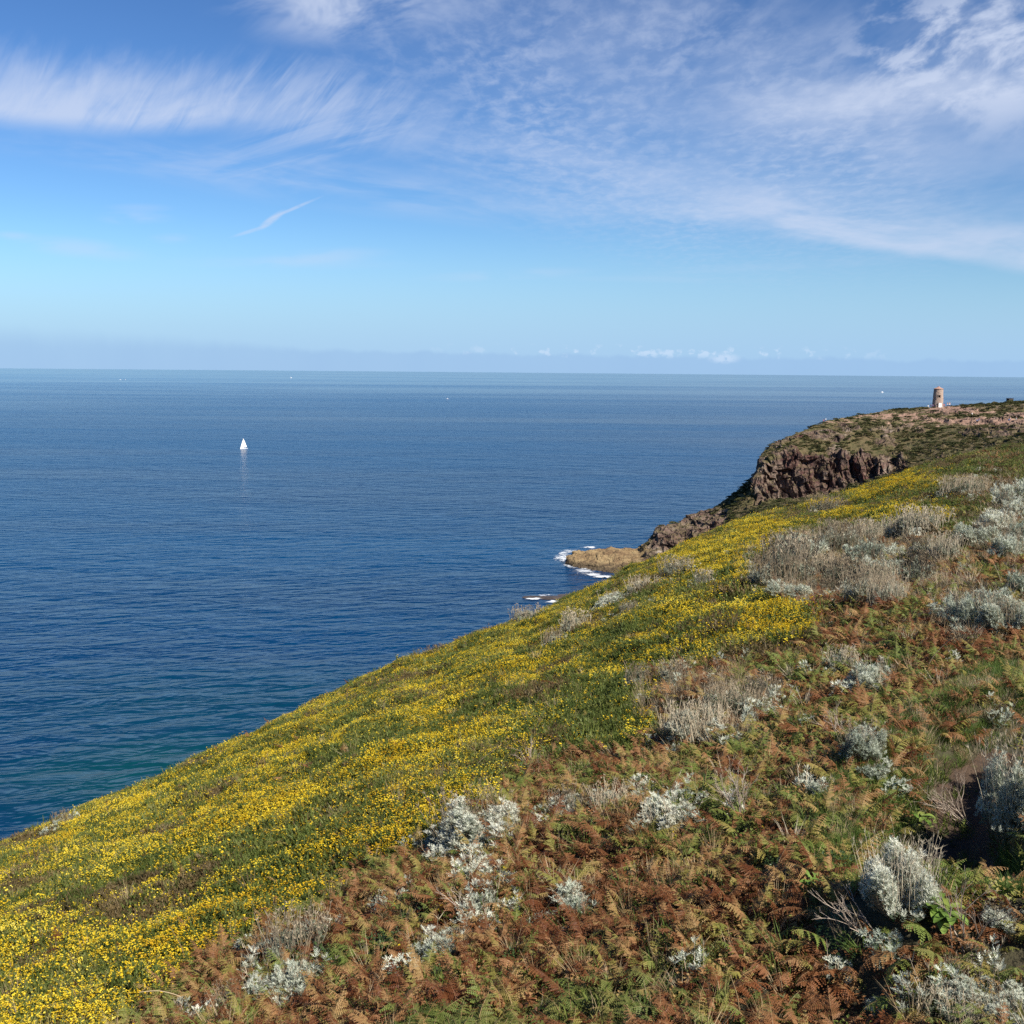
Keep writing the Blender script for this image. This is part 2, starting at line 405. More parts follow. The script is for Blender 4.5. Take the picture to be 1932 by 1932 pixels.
def head_mesh():
    us = sorted(HK); nk = 6
    S = []; KY = []; KZ = []
    for u in us:
        row = HK[u]; s0 = ray(u, row[5][1])[0]
        S.append(s0); KY.append([p[0] for p in row]); KZ.append([WL-2 if p[1] == 'w' else ray(u, p[1])[2]*p[0] for p in row])
    S = np.array(S); KY = np.array(KY); KZ = np.array(KZ)
    # behind the crest: a rounded shoulder, then down to the sea
    KY = np.concatenate([KY, KY[:, 5:6] + np.clip(KZ[:, 5:6]-WL, 1, 60)*.35 + 1, KY[:, 5:6] + np.clip(KZ[:, 5:6]-WL, 1, 60)*1.4 + 6], 1)
    KZ = np.concatenate([KZ, KZ[:, 5:6] - np.clip(KZ[:, 5:6]-WL, 1, 60)*.12 - .6, np.full((len(us), 1), WL-3)], 1)
    s = np.linspace(S[0], S[-1], 640)
    s = np.sort(np.concatenate([np.linspace(S[0], S[-3], 760), np.linspace(S[-3], S[-1], 60)[1:]]))
    kY = np.array([np.interp(s, S, KY[:, k]) for k in range(8)]); kZ = np.array([np.interp(s, S, KZ[:, k]) for k in range(8)])
    segs = [14, 44, 110, 50, 46, 10, 20]
    Ys = []; Zs = []; seg = []
    for k, q in enumerate(segs):
        for i in range(q):
            t = i/q; Ys.append(kY[k]*(1-t) + kY[k+1]*t); Zs.append(kZ[k]*(1-t) + kZ[k+1]*t); seg.append(k+t)
    Ys.append(kY[7]); Zs.append(kZ[7]); seg.append(7)
    Y = np.array(Ys); Z = np.array(Zs); X = s[None, :]*Y; seg = np.array(seg)
    # soften joints a little along the section
    for _ in range(2):
        Y[1:-1] = .25*Y[:-2]+.5*Y[1:-1]+.25*Y[2:]; Z[1:-1] = .25*Z[:-2]+.5*Z[1:-1]+.25*Z[2:]
    X = s[None, :]*Y
    P = np.stack([X, Y, Z + CAMZ], 2)
    du = np.gradient(P, axis=1); dv = np.gradient(P, axis=0); N = np.cross(du, dv); N /= np.linalg.norm(N, axis=2)[:, :, None]+1e-9
    uu = np.interp(s, S, us)[None, :] + 0*Y; sg = seg[:, None] + 0*Y
    def bump(x, a, b, w): return 1/(1+np.exp(-(x-a)/w)) * 1/(1+np.exp((x-b)/w))
    cliff = bump(sg, 1.95, 3.12, .06)*bump(uu, 1425, 1720, 8)
    lower = bump(sg, 1.2, 3.6, .08)*bump(uu, 1212, 1372, 5) + .75*bump(sg, 3.5, 5.2, .1)*bump(uu, 1225, 1362, 8)
    shelf = bump(uu, 1050, 1216, 5)
    p = P.reshape(-1, 3)
    outc = fbm(p*np.array([.06, .06, .10]), 5, .55).reshape(Y.shape)
    rock = np.clip(cliff + lower, 0, 1)
    topo = np.clip((outc+.07+.14*np.clip((1620-uu)/120, 0, 1))*4, 0, 1)*bump(sg, 2.9, 4.7, .12)*(uu > 1420)
    # buttresses and gullies
    lean = p[:, 0] + .35*(p[:, 2]-30)
    lw = lean + 5*fbm(p*.045, 3)
    gul = fbm(np.stack([lw*.06, p[:, 1]*.02, p[:, 2]*.016], 1), 4, .55).reshape(Y.shape)
    gul = -np.abs(gul)*7 + 1.6
    fine = fbm(np.stack([p[:, 0]*.28, p[:, 1]*.28, p[:, 2]*.16], 1), 4, .6).reshape(Y.shape)
    bed = (p[:, 2] + .08*p[:, 0] + 1.6*fbm(p*.05, 2)).reshape(Y.shape)
    bk = np.floor(bed/2.6); bedr = perlin(np.stack([bk.ravel()*3.37+.5, (p[:, 0]*.13), bk.ravel()*.71], 1)).reshape(Y.shape)
    blk = perlin(np.stack([np.floor(p[:, 0]/3.6 + bk.ravel()*.37)*2.13+.4, bk.ravel()*1.71+.3, np.floor(p[:, 1]/3)*.9], 1)).reshape(Y.shape)
    crk = -np.clip(1-np.abs(fbm(np.stack([lw*.33, p[:, 1]*.1, p[:, 2]*.05], 1), 2).reshape(Y.shape))*9, 0, 1)
    d = cliff*(gul*1.7 + fine*1.9 + bedr*1.2 + blk*1.8 + crk*2.0) + np.clip(lower, 0, 1)*(fine*1.5 + bedr*1.9 + blk*1.5 + gul*.35)
    d = d + topo*(1.0 + 1.2*blk + .9*fine) + shelf*(.5*fine + .45*blk + .35*bedr) + (1-rock)*fine*.45
    d = d*bump(sg, .3, 7, .1)
    P = P + N*d[:, :, None]*np.where(N[:, :, 1:2] < 0.3, 1, 1)
    # veg bumps
    nR, nC = Y.shape
    i, j = np.meshgrid(np.arange(nR-1), np.arange(nC-1), indexing='ij'); a = (i*nC+j).ravel()
    return P.reshape(-1, 3), np.stack([a, a+1, a+nC+1, a+nC], 1), rock.ravel(), topo.ravel(), np.clip(shelf, 0, 1).ravel(), uu.ravel(), sg.ravel(), bump(sg, 1.2, 6, .08).ravel()
HV, HF, h_rock, h_topo, h_shelf, h_u, h_seg, _ = head_mesh()
pu, pv = proj(HV)
# bare trodden ground on the top
soil = np.zeros(len(HV))
for (u, v, a, bb, w) in ((1790, 773, 62, 9, 1), (1850, 795, 130, 9, .95), (1700, 785, 100, 10, .8), (1600, 795, 70, 7, .6), (1750, 800, 120, 8, .6), (1640, 785, 60, 6, .6), (1840, 778, 60, 5, .8), (1550, 795, 30, 4, .6), (1920, 783, 40, 7, .9), (1700, 815, 160, 6, .35), (1850, 830, 120, 5, .3)):
    soil = np.maximum(soil, w*np.exp(-(((pu-u)/a)**2 + ((pv-v)/bb)**2)**1.5))
soil *= (h_seg > 3.3)
hm = mesh_np('headland', HV, HF, [], smooth=False)
for nm, arr in (('rock', h_rock), ('outcrop', h_topo), ('shelf', h_shelf), ('soil', soil)):
    at = hm.attributes.new(nm, 'FLOAT', 'POINT'); at.data.foreach_set('value', arr.astype(np.float32))
m_head, n, b = newmat('headland_ground')
geo = n.node('ShaderNodeNewGeometry').outputs['Position']
nz = n.node('ShaderNodeSeparateXYZ'); n.put(nz.inputs[0], n.node('ShaderNodeNewGeometry').outputs['Normal']); up = nz.outputs[2]
ps = n.mapping(geo, sc=(.6, .6, 1.6))
big = n.noise(geo, .07, 5, .6); med = n.noise(ps, .45, 6, .72); fin = n.noise(geo, 1.7, 5, .65)
rockc = n.ramp(n.add(n.mul(big, .45), n.mul(med, .55)), [(.30, (.07, .050, .042)), (.43, (.125, .076, .058)), (.52, (.20, .138, .105)), (.60, (.28, .228, .18)), (.72, (.37, .335, .28))])
rockc = n.mix(n.smooth(n.noise(geo, .11, 4, .6), .52, .64), rockc, (.105, .048, .04, 1))
rockc = n.mix(n.mul(n.smooth(fin, .58, .72), .6), rockc, (.36, .35, .30, 1))
rockc = n.mix(n.mul(n.smooth(fin, .48, .32), .6), rockc, (.05, .04, .035, 1))
vegc = n.ramp(n.add(n.mul(med, .6), n.mul(fin, .4)), [(.30, (.035, .038, .014)), (.43, (.07, .068, .026)), (.52, (.115, .090, .042)), (.62, (.16, .112, .062)), (.72, (.25, .18, .115))])
soilc = n.ramp(n.add(n.mul(med, .5), n.mul(fin, .5)), [(.3, (.16, .095, .066)), (.5, (.27, .165, .12)), (.7, (.38, .265, .19))])
shelfc = n.ramp(n.add(n.mul(big, .3), n.mul(med, .7)), [(.3, (.09, .055, .032)), (.45, (.19, .125, .065)), (.6, (.32, .235, .12)), (.72, (.42, .33, .18))])
c = n.mix(n.smooth(n.add(n.attr('soil').outputs['Fac'], n.mul(n.sub(med, .5), 2.6)), .56, .74), vegc, soilc)
rk = n.m('MAXIMUM', n.attr('rock').outputs['Fac'], n.mul(n.attr('outcrop').outputs['Fac'], .9))
rk = n.smooth(n.add(rk, n.mul(n.sub(fin, .5), .9)), .42, .58)
vo = n.node('ShaderNodeTexVoronoi', feature='DISTANCE_TO_EDGE'); n.put(vo.inputs['Vector'], n.mapping(n.vm('ADD', geo, n.vm('SCALE', n.node('ShaderNodeTexNoise').outputs[1])), sc=(.27, .27, .17))); vo.inputs['Scale'].default_value = 1.0
joint = n.smooth(vo.outputs['Distance'], .10, .0)
strat = n.smooth(n.m('ABSOLUTE', n.sub(n.noise(n.mapping(geo, rot=(.12, .1, 0), sc=(.05, .05, .9)), 1.0, 3, .6), .5)), .035, .0)
rockc = n.mix(n.mul(n.m('MAXIMUM', joint, n.mul(strat, .7)), .75), rockc, (.035, .026, .022, 1))
moss = n.mul(n.smooth(up, .42, .72), n.smooth(med, .42, .55))
rk2 = n.mul(rk, n.sub(1, n.mul(moss, .85)))
c = n.mix(rk2, c, rockc)
sz = n.node('ShaderNodeSeparateXYZ'); n.put(sz.inputs[0], geo)
c = n.mix(n.attr('shelf').outputs['Fac'], c, shelfc)
wet = n.smooth(n.add(sz.outputs[2], n.mul(n.sub(med, .5), 2.5)), 2.0, .7)
c = n.mix(n.mul(wet, .75), c, (.045, .035, .025, 1))
n.put(b.inputs['Base Color'], c); b.inputs['Roughness'].default_value = .9; b.inputs['Specular IOR Level'].default_value = .2
n.put(b.inputs['Normal'], n.bump(n.sub(n.add(n.mul(fin, .5), med), n.mul(n.mul(joint, rk2), .7)), .9, .9))
hm.materials.append(m_head)
head = link('headland', hm); tag(head, 'rocky headland with a reddish cliff, heath and bare trodden top', None, None, 'structure')
HB = BVHTree.FromPolygons([tuple(v) for v in HV.astype(float)], [tuple(f) for f in HF.tolist()])
def down(x, y, z0=120):
    r = HB.ray_cast(Vector((x, y, z0)), Vector((0, 0, -1)), 300); return r[0]

# ------------------------------------------------------------------ the sea
m_sea, n, b = newmat('sea_water')
geo = n.node('ShaderNodeNewGeometry').outputs['Position']
def polar(u, v):
    d = ray(u, v); t = -CAMZ/d[2]; return d[0]*t, t
flat = n.mapping(geo, rot=(0, 0, math.radians(12)), sc=(.55, 1.0, 1))
w1 = n.noise(n.mapping(n.mapping(geo, rot=(0, 0, math.radians(-16))), sc=(.42, 1, 1)), .21, 3, .58, .4)
w2 = n.noise(n.mapping(n.mapping(geo, rot=(0, 0, math.radians(14))), sc=(.5, 1, 1)), .055, 3, .55, .3)
w3 = n.noise(n.mapping(geo, rot=(0, 0, math.radians(4)), sc=(.5, 1, 1)), .018, 3, .5)
far = n.smooth(n.m('LOGARITHM', n.vm2(geo), 10), 2.8, 4.0)
hgt = n.add(n.add(n.mul(w1, 2.3), n.mul(w2, 2.4)), n.mul(w3, 3.0))
gust = n.noise(n.mapping(geo, rot=(0, 0, math.radians(6)), sc=(.22, 1, 1)), .0055, 5, .6, .6)
gust2 = n.noise(n.mapping(geo, rot=(0, 0, math.radians(3)), sc=(.15, 1, 1)), .0016, 4, .6, .4)
gf = n.smooth(n.add(n.mul(gust, .42), n.mul(gust2, .58)), .38, .62)
tx, ty = polar(330, 1430)
def patch(u, v, rx, ry, rot=0):
    px, py = polar(u, v); q = n.mapping(n.vm('SUBTRACT', geo, (px, py, 0)), rot=(0, 0, rot), sc=(1/rx, 1/ry, 0))
    ln = n.node('ShaderNodeVectorMath', operation='LENGTH'); n.put(ln.inputs[0], q)
    return n.smooth(n.add(ln.outputs['Value'], n.mul(n.sub(n.noise(geo, .02, 4, .6), .5), 1.2)), 1.25, .1)
teal = n.m('MAXIMUM', patch(300, 1455, 38, 30), n.mul(patch(420, 1350, 60, 40), .45))
base = n.mix(gf, (.0003, .016, .055, 1), (.0010, .046, .125, 1)); b.inputs['Specular IOR Level'].default_value = .36
base = n.mix(n.mul(teal, .8), base, (.002, .042, .046, 1))
n.put(b.inputs['Base Color'], base)
n.put(b.inputs['Roughness'], n.add(n.add(n.mul(gf, .06), .20), n.mul(far, -.09))); b.inputs['IOR'].default_value = 1.333
bp = n.node('ShaderNodeBump'); n.put(bp.inputs['Height'], hgt); n.put(bp.inputs['Strength'], n.mul(n.add(n.mul(gf, .60), .65), n.sub(1, n.mul(far, .8)))); bp.inputs['Distance'].default_value = 1.0
n.put(b.inputs['Normal'], bp.outputs[0])
rad = [20, 200, 320, 450, 700, 1100, 2000, 4000, 9000, 16000, 28000]
V = [(r*math.sin(q), r*math.cos(q), 0) for r in rad for q in np.linspace(0, 2*PI, 181)[:-1]]
Fc = [[i*180+j, (i+1)*180+j, (i+1)*180+(j+1) % 180, i*180+(j+1) % 180] for i in range(len(rad)-1) for j in range(180)]
sea = link('sea', mesh_np('sea', V, Fc, [m_sea])); tag(sea, 'wide calm blue sea reaching the horizon', None, None, 'structure')

#SECTION plants
# ------------------------------------------------------------------ leaf materials
M = {}
M['gorse'] = leafmat('gorse_green', [(.1, (.050, .066, .014)), (.4, (.098, .128, .026)), (.65, (.15, .172, .038)), (.9, (.23, .195, .065))], .35, .45, .5, .25)
M['gorse_brown'] = leafmat('gorse_brown', [(.1, (.06, .045, .018)), (.5, (.12, .085, .035)), (.9, (.20, .14, .06))], .35, .45, .5, .15)
M['flower'] = leafmat('gorse_flower', [(.1, (.52, .31, .012)), (.4, (.70, .50, .020)), (.7, (.80, .63, .04)), (.95, (.80, .69, .14))], .25, .6, .5, .25, .5)
M['bracken'] = leafmat('bracken_leaf', [(.08, (.13, .042, .014)), (.28, (.22, .093, .036)), (.44, (.33, .17, .072)), (.56, (.34, .22, .085)), (.68, (.27, .23, .055)), (.9, (.15, .19, .04))], .45, .75, .9, .3, fine_amt=.45, fine=3.)
M['fern_green'] = leafmat('fern_green', [(.1, (.10, .125, .026)), (.45, (.15, .18, .045)), (.65, (.23, .21, .06)), (.9, (.34, .21, .075))], .6, .4, .4, .35, fine=4.)
M['fern_rust'] = leafmat('fern_rust', [(.1, (.18, .06, .02)), (.45, (.26, .115, .046)), (.7, (.33, .18, .08)), (.92, (.34, .24, .11))], .6, .4, .4, .3, fine=4.)
M['stalk'] = leafmat('bracken_stalk', [(.2, (.16, .09, .04)), (.8, (.33, .22, .11))], 1, .3, .5, 0)
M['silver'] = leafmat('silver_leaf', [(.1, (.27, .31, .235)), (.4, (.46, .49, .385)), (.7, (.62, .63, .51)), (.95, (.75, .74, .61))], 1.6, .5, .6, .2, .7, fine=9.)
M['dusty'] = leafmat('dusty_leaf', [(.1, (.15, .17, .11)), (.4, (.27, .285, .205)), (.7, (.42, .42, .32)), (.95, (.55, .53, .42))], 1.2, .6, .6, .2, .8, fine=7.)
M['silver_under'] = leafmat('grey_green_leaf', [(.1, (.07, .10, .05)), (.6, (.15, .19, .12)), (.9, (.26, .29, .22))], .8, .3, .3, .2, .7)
M['drystem'] = leafmat('dry_stem', [(.1, (.14, .105, .065)), (.5, (.285, .23, .155)), (.9, (.44, .375, .27))], .8, .3, .6, 0, .8)
M['straw'] = leafmat('straw_grass', [(.1, (.22, .15, .075)), (.5, (.40, .29, .16)), (.9, (.55, .44, .28))], .8, .3, .6, .2, .7)
M['grass'] = leafmat('green_grass', [(.1, (.040, .065, .016)), (.4, (.085, .145, .028)), (.65, (.14, .20, .045)), (.9, (.30, .28, .10))], .8, .5, .5, .35)
M['bramble'] = leafmat('bramble_leaf', [(.1, (.022, .042, .013)), (.5, (.045, .08, .022)), (.9, (.10, .14, .04))], .8, .4, .5, .25, .45, spec=.4)
M['dock'] = leafmat('dock_leaf', [(.1, (.09, .17, .03)), (.5, (.17, .27, .05)), (.9, (.30, .33, .08))], 2, .3, .4, .3, .45, spec=.4)
M['deadwood'] = leafmat('dead_wood', [(.1, (.15, .11, .08)), (.5, (.30, .235, .18)), (.9, (.45, .38, .30))], 2, .4, .4, 0, .8)
M['heath'] = leafmat('heath_green', [(.1, (.028, .034, .012)), (.45, (.06, .068, .021)), (.7, (.10, .095, .036)), (.95, (.16, .13, .06))], .05, .5, .8, .1, .8)

def rv(a, b): return random.uniform(a, b)
def unit(v): v = np.asarray(v, float); return v/(np.linalg.norm(v)+1e-9)
def blade(mb, p, d, L, w, m=0, bend=.25, seg=2):
    """a tapering grass-like blade from p along d"""
    d = unit(d); side = unit(np.cross(d, [rv(-1, 1), rv(-1, 1), .3])); dn = np.array([d[0], d[1], -.6])*bend
    V = []; 
    for i in range(seg):
        t = i/seg; c = p + d*L*t + dn*L*t*t; V += [c - side*w*.5*(1-t*.6), c + side*w*.5*(1-t*.6)]
    V.append(p + d*L + dn*L)
    Fc = [[2*i, 2*i+1, 2*i+3, 2*i+2] for i in range(seg-1)] + [[2*seg-2, 2*seg-1, 2*seg]]
    mb.add(V, Fc, m)
def bloom(mb, c, r, m):
    """a small cluster of petals"""
    for k in range(5):
        q = rv(0, 6.28); d = np.array([math.cos(q), math.sin(q), rv(-.3, .9)]); a = unit(np.cross(d, [0, 0, 1]))*r*.55; t = unit(d)*r
        u = unit(np.cross(a, t))*r*.25
        mb.add([c - t*.15, c + t*.5 - a + u, c + t, c + t*.5 + a + u], [[0, 1, 2, 3]], m)
def gorse(nsh, nfl, rad=.3, h=.3, fr=.017):
    mb = MB()
    for k in range(nsh):
        q = rv(0, 6.28); r = rad*math.sqrt(random.random()); x, y = r*math.cos(q), r*math.sin(q)
        top = h*(1-(r/rad)**2*.6)*rv(.75, 1.08)
        p = np.array([x, y, top*rv(.15, .55)]); d = np.array([x/rad*.8+rv(-.35, .35), y/rad*.8+rv(-.35, .35), 1.0])
        L = top*rv(.35, .6)
        blade(mb, p, d, L, .020, 0, .05)
        for _ in range(5):
            t = rv(.15, .95); e = unit(d)*rv(.2, .6) + np.array([rv(-1, 1), rv(-1, 1), rv(.0, .8)])*.8
            blade(mb, p + unit(d)*L*t, e, rv(.04, .075), .014, 0, .0, 1)
    ctr_ = [(rv(-.7, .7)*rad, rv(-.7, .7)*rad) for _ in range(3)]
    for k in range(nfl):
        q = rv(0, 6.28); r = rad*math.sqrt(random.random()); x, y = r*math.cos(q), r*math.sin(q)
        if random.random() < .42: cc = random.choice(ctr_); x, y = cc[0]+random.gauss(0, .055), cc[1]+random.gauss(0, .055)
        r = min(rad, math.hypot(x, y))
        top = h*(1-(r/rad)**2*.6)*rv(.88, 1.12)
        c = np.array([x, y, top])
        for _ in range(random.choice((1, 2, 3))):
            bloom(mb, c + np.array([rv(-.02, .02), rv(-.02, .02), rv(-.035, .02)]), fr*rv(.7, 1.15), 1)
    return mb
def frond(mb, base, az, L, lift, droop, width, m=0, npin=12, lobes=7, ms=1, curl=0.):
    """one bracken frond: a bare stalk, then pairs of lobed pinnae getting shorter to the tip"""
    ca, sa = math.cos(az), math.sin(az); fwd = np.array([ca, sa, 0.]); sd_ = np.array([-sa, ca, 0.])
    n = 16; pts = []; p = np.array(base, float); ang = lift; yaw = 0.; twist = rv(-.7, .7); ragged = rv(0, .35)
    for i in range(n+1):
        pts.append(p.copy()); ang -= droop/n*rv(.3, 1.7); yaw += rv(-.12, .12); fwd = np.array([math.cos(az+yaw), math.sin(az+yaw), 0.]); p = p + (fwd*math.cos(ang) + np.array([0, 0, math.sin(ang)]))*L/n
    pts = np.array(pts); st = .32
    mb.tube(pts[::2], np.linspace(.006, .0015, len(pts[::2])), 3, ms)
    for k in range(npin):
        t = st + (1-st)*(k+.3)/npin; x = t*n; i = min(int(x), n-1); c = pts[i] + (pts[i+1]-pts[i])*(x-i); T = unit(pts[i+1]-pts[i])
        up = unit(np.cross(T, -sd_)); 
        if up[2] < 0: up = -up
        tt_ = (t-st)/(1-st)
        for s_ in (-1, 1):
            if random.random() < ragged*.6: continue
            PL = (width*(1-tt_)**.85*(.75+.25*min(1, tt_*4)) + .012)*rv(.7, 1.1)
            d = unit(sd_*s_ + T*(.3+.5*tt_+rv(-.15, .3)) + up*(twist*s_*.6 - rv(.0, .6)) + np.array([rv(-.2, .2), rv(-.2, .2), rv(-.2, .2)])); q = unit(np.cross(d, up))
            nl = max(2, int(lobes*(PL/width)+1.5)); V = []; Fc = []; sagk = rv(.1, .7)
            for j in range(nl):
                a = j/nl; b_ = (j+.75)/nl; w = PL*.20*(1-a)**.6 + .004
                w *= rv(.65, 1.25); sag = -up*PL*sagk*a*a
                for e in (-1, 1):
                    o = len(V); c0 = c + d*PL*a + sag
                    V += [c0, c0 + d*PL*.15/nl + q*e*w*.6 + up*.003, c0 + d*PL*.75/nl + q*e*w, c + d*PL*min(1, b_) - up*PL*sagk*b_*b_]
                    Fc.append([o, o+1, o+2, o+3] if e > 0 else [o, o+3, o+2, o+1])
            mb.add(V, Fc, m)
def lobed(mb, p, d, L, m):
    """a silvery leaf: a midrib strip with three pairs of lobes"""
    d = unit(d); a = unit(np.cross(d, [rv(-.5, .5), rv(-.5, .5), 1])); nrm = np.cross(a, d)
    V = [p - a*L*.05, p + a*L*.05, p + d*L + nrm*L*rv(-.15, .1)]; Fc = [[0, 1, 2]]
    for t in (.3, .52, .74):
        for e in (-1, 1):
            o = len(V); w = L*.36*(1.15-t); V += [p + d*L*(t-.08), p + d*L*(t+.22) + a*e*w + nrm*L*.06, p + d*L*(t+.08)]; Fc.append([o, o+1, o+2])
    mb.add(V, Fc, m)
def silver(rad, h, nt, seed):
    """dome of silver rosettes on grey stems; returns foliage, stem and dry flower stalk builders"""
    random.seed(seed); fo, stm, dry = MB(), MB(), MB()
    lob = [(rv(-.75, .75)*rad, rv(-.75, .75)*rad, rv(.45, 1.1), rv(.28, .5)*rad) for _ in range(9)]
    k = 0
    while k < nt:
        q = rv(0, 6.28); r = rad*math.sqrt(random.random()); x, y = r*math.cos(q), r*math.sin(q)
        hh = max((l[2]*(1-((x-l[0])**2+(y-l[1])**2)/l[3]**2) for l in lob))
        if hh <= .05: 
            if random.random() < .9: continue
            hh = .15
        top = h*(.25+.75*min(1, hh))*rv(.78, 1.1)
        tip = np.array([x, y, top]); d = unit([x/rad*.9+rv(-.4, .4), y/rad*.9+rv(-.4, .4), .9])
        if random.random() < .22: stm.tube([np.array([x*.45, y*.45, 0.]), np.array([x*.8, y*.8, top*.5]), tip], [.007, .005, .003], 3)
        nl = random.choice((6, 7, 8))
        for j in range(nl):
            g = 2*PI*j/nl + rv(-.3, .3); e = d*rv(.25, 1.1) + np.array([math.cos(g), math.sin(g), rv(-.2, .35)])
            lobed(fo, tip - d*rv(0, .05), e, rv(.045, .085), 0)
        for j in range(3):
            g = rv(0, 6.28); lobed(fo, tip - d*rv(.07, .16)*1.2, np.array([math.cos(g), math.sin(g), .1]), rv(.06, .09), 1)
        k += 1
    nd = int(nt*.09)
    for _ in range(nd):
        q = rv(0, 6.28); r = rad*math.sqrt(random.random()); x, y = r*math.cos(q), r*math.sin(q)
        p0 = np.array([x*.8, y*.8, h*.25]); d = np.array([rv(-.3, .3)+x/rad*.25, rv(-.3, .3)+y/rad*.25, 1.]); L = h*rv(.7, 1.05)
        p1 = p0 + d*L*.55; p2 = p0 + d*L + np.array([rv(-.05, .05), rv(-.05, .05), 0]); dry.tube([p0, p1, p2], [.004, .003, .002], 3)
        for _ in range(4):
            t = p2 + np.array([rv(-.06, .06), rv(-.06, .06), rv(-.02, .06)]); blade(dry, p2 - d*.05, t - (p2-d*.05), np.linalg.norm(t-p2)+.05, .010, 0, 0, 1)
    return fo, stm, dry
def tuft(nb, h, rad, lean=.5, w=.008, seed=0, heads=False):
    random.seed(seed); mb = MB()
    for _ in range(nb):
        q = rv(0, 6.28); r = rad*random.random(); d = np.array([math.cos(q)*lean*rv(.2, 1), math.sin(q)*lean*rv(.2, 1), 1.])
        blade(mb, np.array([r*math.cos(q), r*math.sin(q), 0]), d, h*rv(.55, 1.1), w, 0, rv(.05, .55), 3)
    return mb
def leafy(nl, rad, h, size, seed):
    random.seed(seed); mb = MB()
    for _ in range(nl):
        q = rv(0, 6.28); r = rad*math.sqrt(random.random()); p = np.array([r*math.cos(q), r*math.sin(q), h*rv(.2, 1)*(1-.5*(r/rad)**2)])
        d = unit([rv(-1, 1), rv(-1, 1), rv(-.2, .5)]); a = unit(np.cross(d, [0, 0, 1]))*size*.33; L = size*rv(.7, 1.2)
        nn = np.cross(a, d)*.4
        mb.add([p, p + d*L*.45 - a + nn, p + d*L, p + d*L*.45 + a + nn], [[0, 1, 2], [0, 2, 3]], 0)
    return mb
def proto(colname, items):
    """prototype meshes for a scattered ground cover; they live in a collection that is not in the scene"""
    c = bpy.data.collections.new(colname)
    for i, (nm, me) in enumerate(items):
        c.objects.link(bpy.data.objects.new('%s_%02d' % (nm, i), me))
    return c
def scatter(name, pts, pid, rot, scl, coll, label, cat=None):
    me = bpy.data.meshes.new(name); me.vertices.add(len(pts)); me.vertices.foreach_set('co', np.asarray(pts, np.float32).ravel())
    a = me.attributes.new('pid', 'INT', 'POINT'); a.data.foreach_set('value', np.asarray(pid, np.int32))
    a = me.attributes.new('rot', 'FLOAT_VECTOR', 'POINT'); a.data.foreach_set('vector', np.asarray(rot, np.float32).ravel())
    a = me.attributes.new('scl', 'FLOAT_VECTOR', 'POINT'); a.data.foreach_set('vector', np.asarray(scl, np.float32).ravel())
    o = link(name, me); tag(o, label, cat, None, 'stuff')
    g = bpy.data.node_groups.new(name + '_scatter', 'GeometryNodeTree')
    g.interface.new_socket('Geometry', in_out='INPUT', socket_type='NodeSocketGeometry'); g.interface.new_socket('Geometry', in_out='OUTPUT', socket_type='NodeSocketGeometry')
    N = g.nodes; Lk = g.links
    gi = N.new('NodeGroupInput'); go = N.new('NodeGroupOutput')
    ip = N.new('GeometryNodeInstanceOnPoints'); ci = N.new('GeometryNodeCollectionInfo'); ci.inputs[0].default_value = coll
    ci.inputs['Separate Children'].default_value = True; ci.inputs['Reset Children'].default_value = True
    def at(nm, t):
        q = N.new('GeometryNodeInputNamedAttribute'); q.data_type = t; q.inputs[0].default_value = nm; return q.outputs[0]
    Lk.new(gi.outputs[0], ip.inputs['Points']); Lk.new(ci.outputs[0], ip.inputs['Instance']); ip.inputs['Pick Instance'].default_value = True
    Lk.new(at('pid', 'INT'), ip.inputs['Instance Index'])
    er = N.new('FunctionNodeEulerToRotation'); Lk.new(at('rot', 'FLOAT_VECTOR'), er.inputs[0]); Lk.new(er.outputs[0], ip.inputs['Rotation'])
    Lk.new(at('scl', 'FLOAT_VECTOR'), ip.inputs['Scale']); Lk.new(ip.outputs[0], go.inputs[0])
    md = o.modifiers.new('scatter', 'NODES'); md.node_group = g
    return o

# ------------------------------------------------------------------ what grows where on the hillside
def inpoly(u, v, poly):
    poly = np.array(poly, float); ins = np.zeros(len(u), bool); j = len(poly)-1
    for i in range(len(poly)):
        xi, yi = poly[i]; xj, yj = poly[j]
        c = ((yi > v) != (yj > v)) & (u < (xj-xi)*(v-yi)/(yj-yi+1e-9)+xi); ins ^= c; j = i
    return ins
G_POLY = [(-900, 2600), (150, 2100), (250, 1960), (330, 1880), (480, 1790), (640, 1690), (760, 1615), (850, 1560), (960, 1490), (1010, 1440), (1130, 1425), (1240, 1385), (1240, 1290),
          (1320, 1255), (1420, 1250), (1530, 1235), (1545, 1170), (1480, 1130), (1420, 1110), (1450, 1060), (1490, 1010), (1600, 985), (1790, 985), (1850, 930), (1800, 700), (-900, 700)]
S_ELL = [(1610, 1075, 190, 62), (1830, 1165, 60, 40), (1890, 1010, 50, 55), (1340, 1335, 120, 60), (1850, 920, 60, 22)]      # wide grey patches
Y_ELL = [(1160, 1240, 200, 110), (1250, 1150, 120, 50), (1690, 912, 95, 30), (1640, 935, 60, 18), (1600, 975, 70, 20), (1700, 975, 100, 22), (1440, 1010, 90, 45), (1330, 1060, 140, 60), (1450, 1180, 120, 60), (1560, 955, 60, 12)]
def sample(nn, smin, smax, ymin, power=2.0, ymul=1.08):
    """points on the hillside, spread evenly by area near by and thinner far off"""
    s = RNG.uniform(smin, smax, nn); q = RNG.random(nn)
    y1 = Ysil(s)*ymul; y = (ymin**power + q*(y1**power - ymin**power))**(1/power)
    x = s*y; return x, y, ground(x, y), s
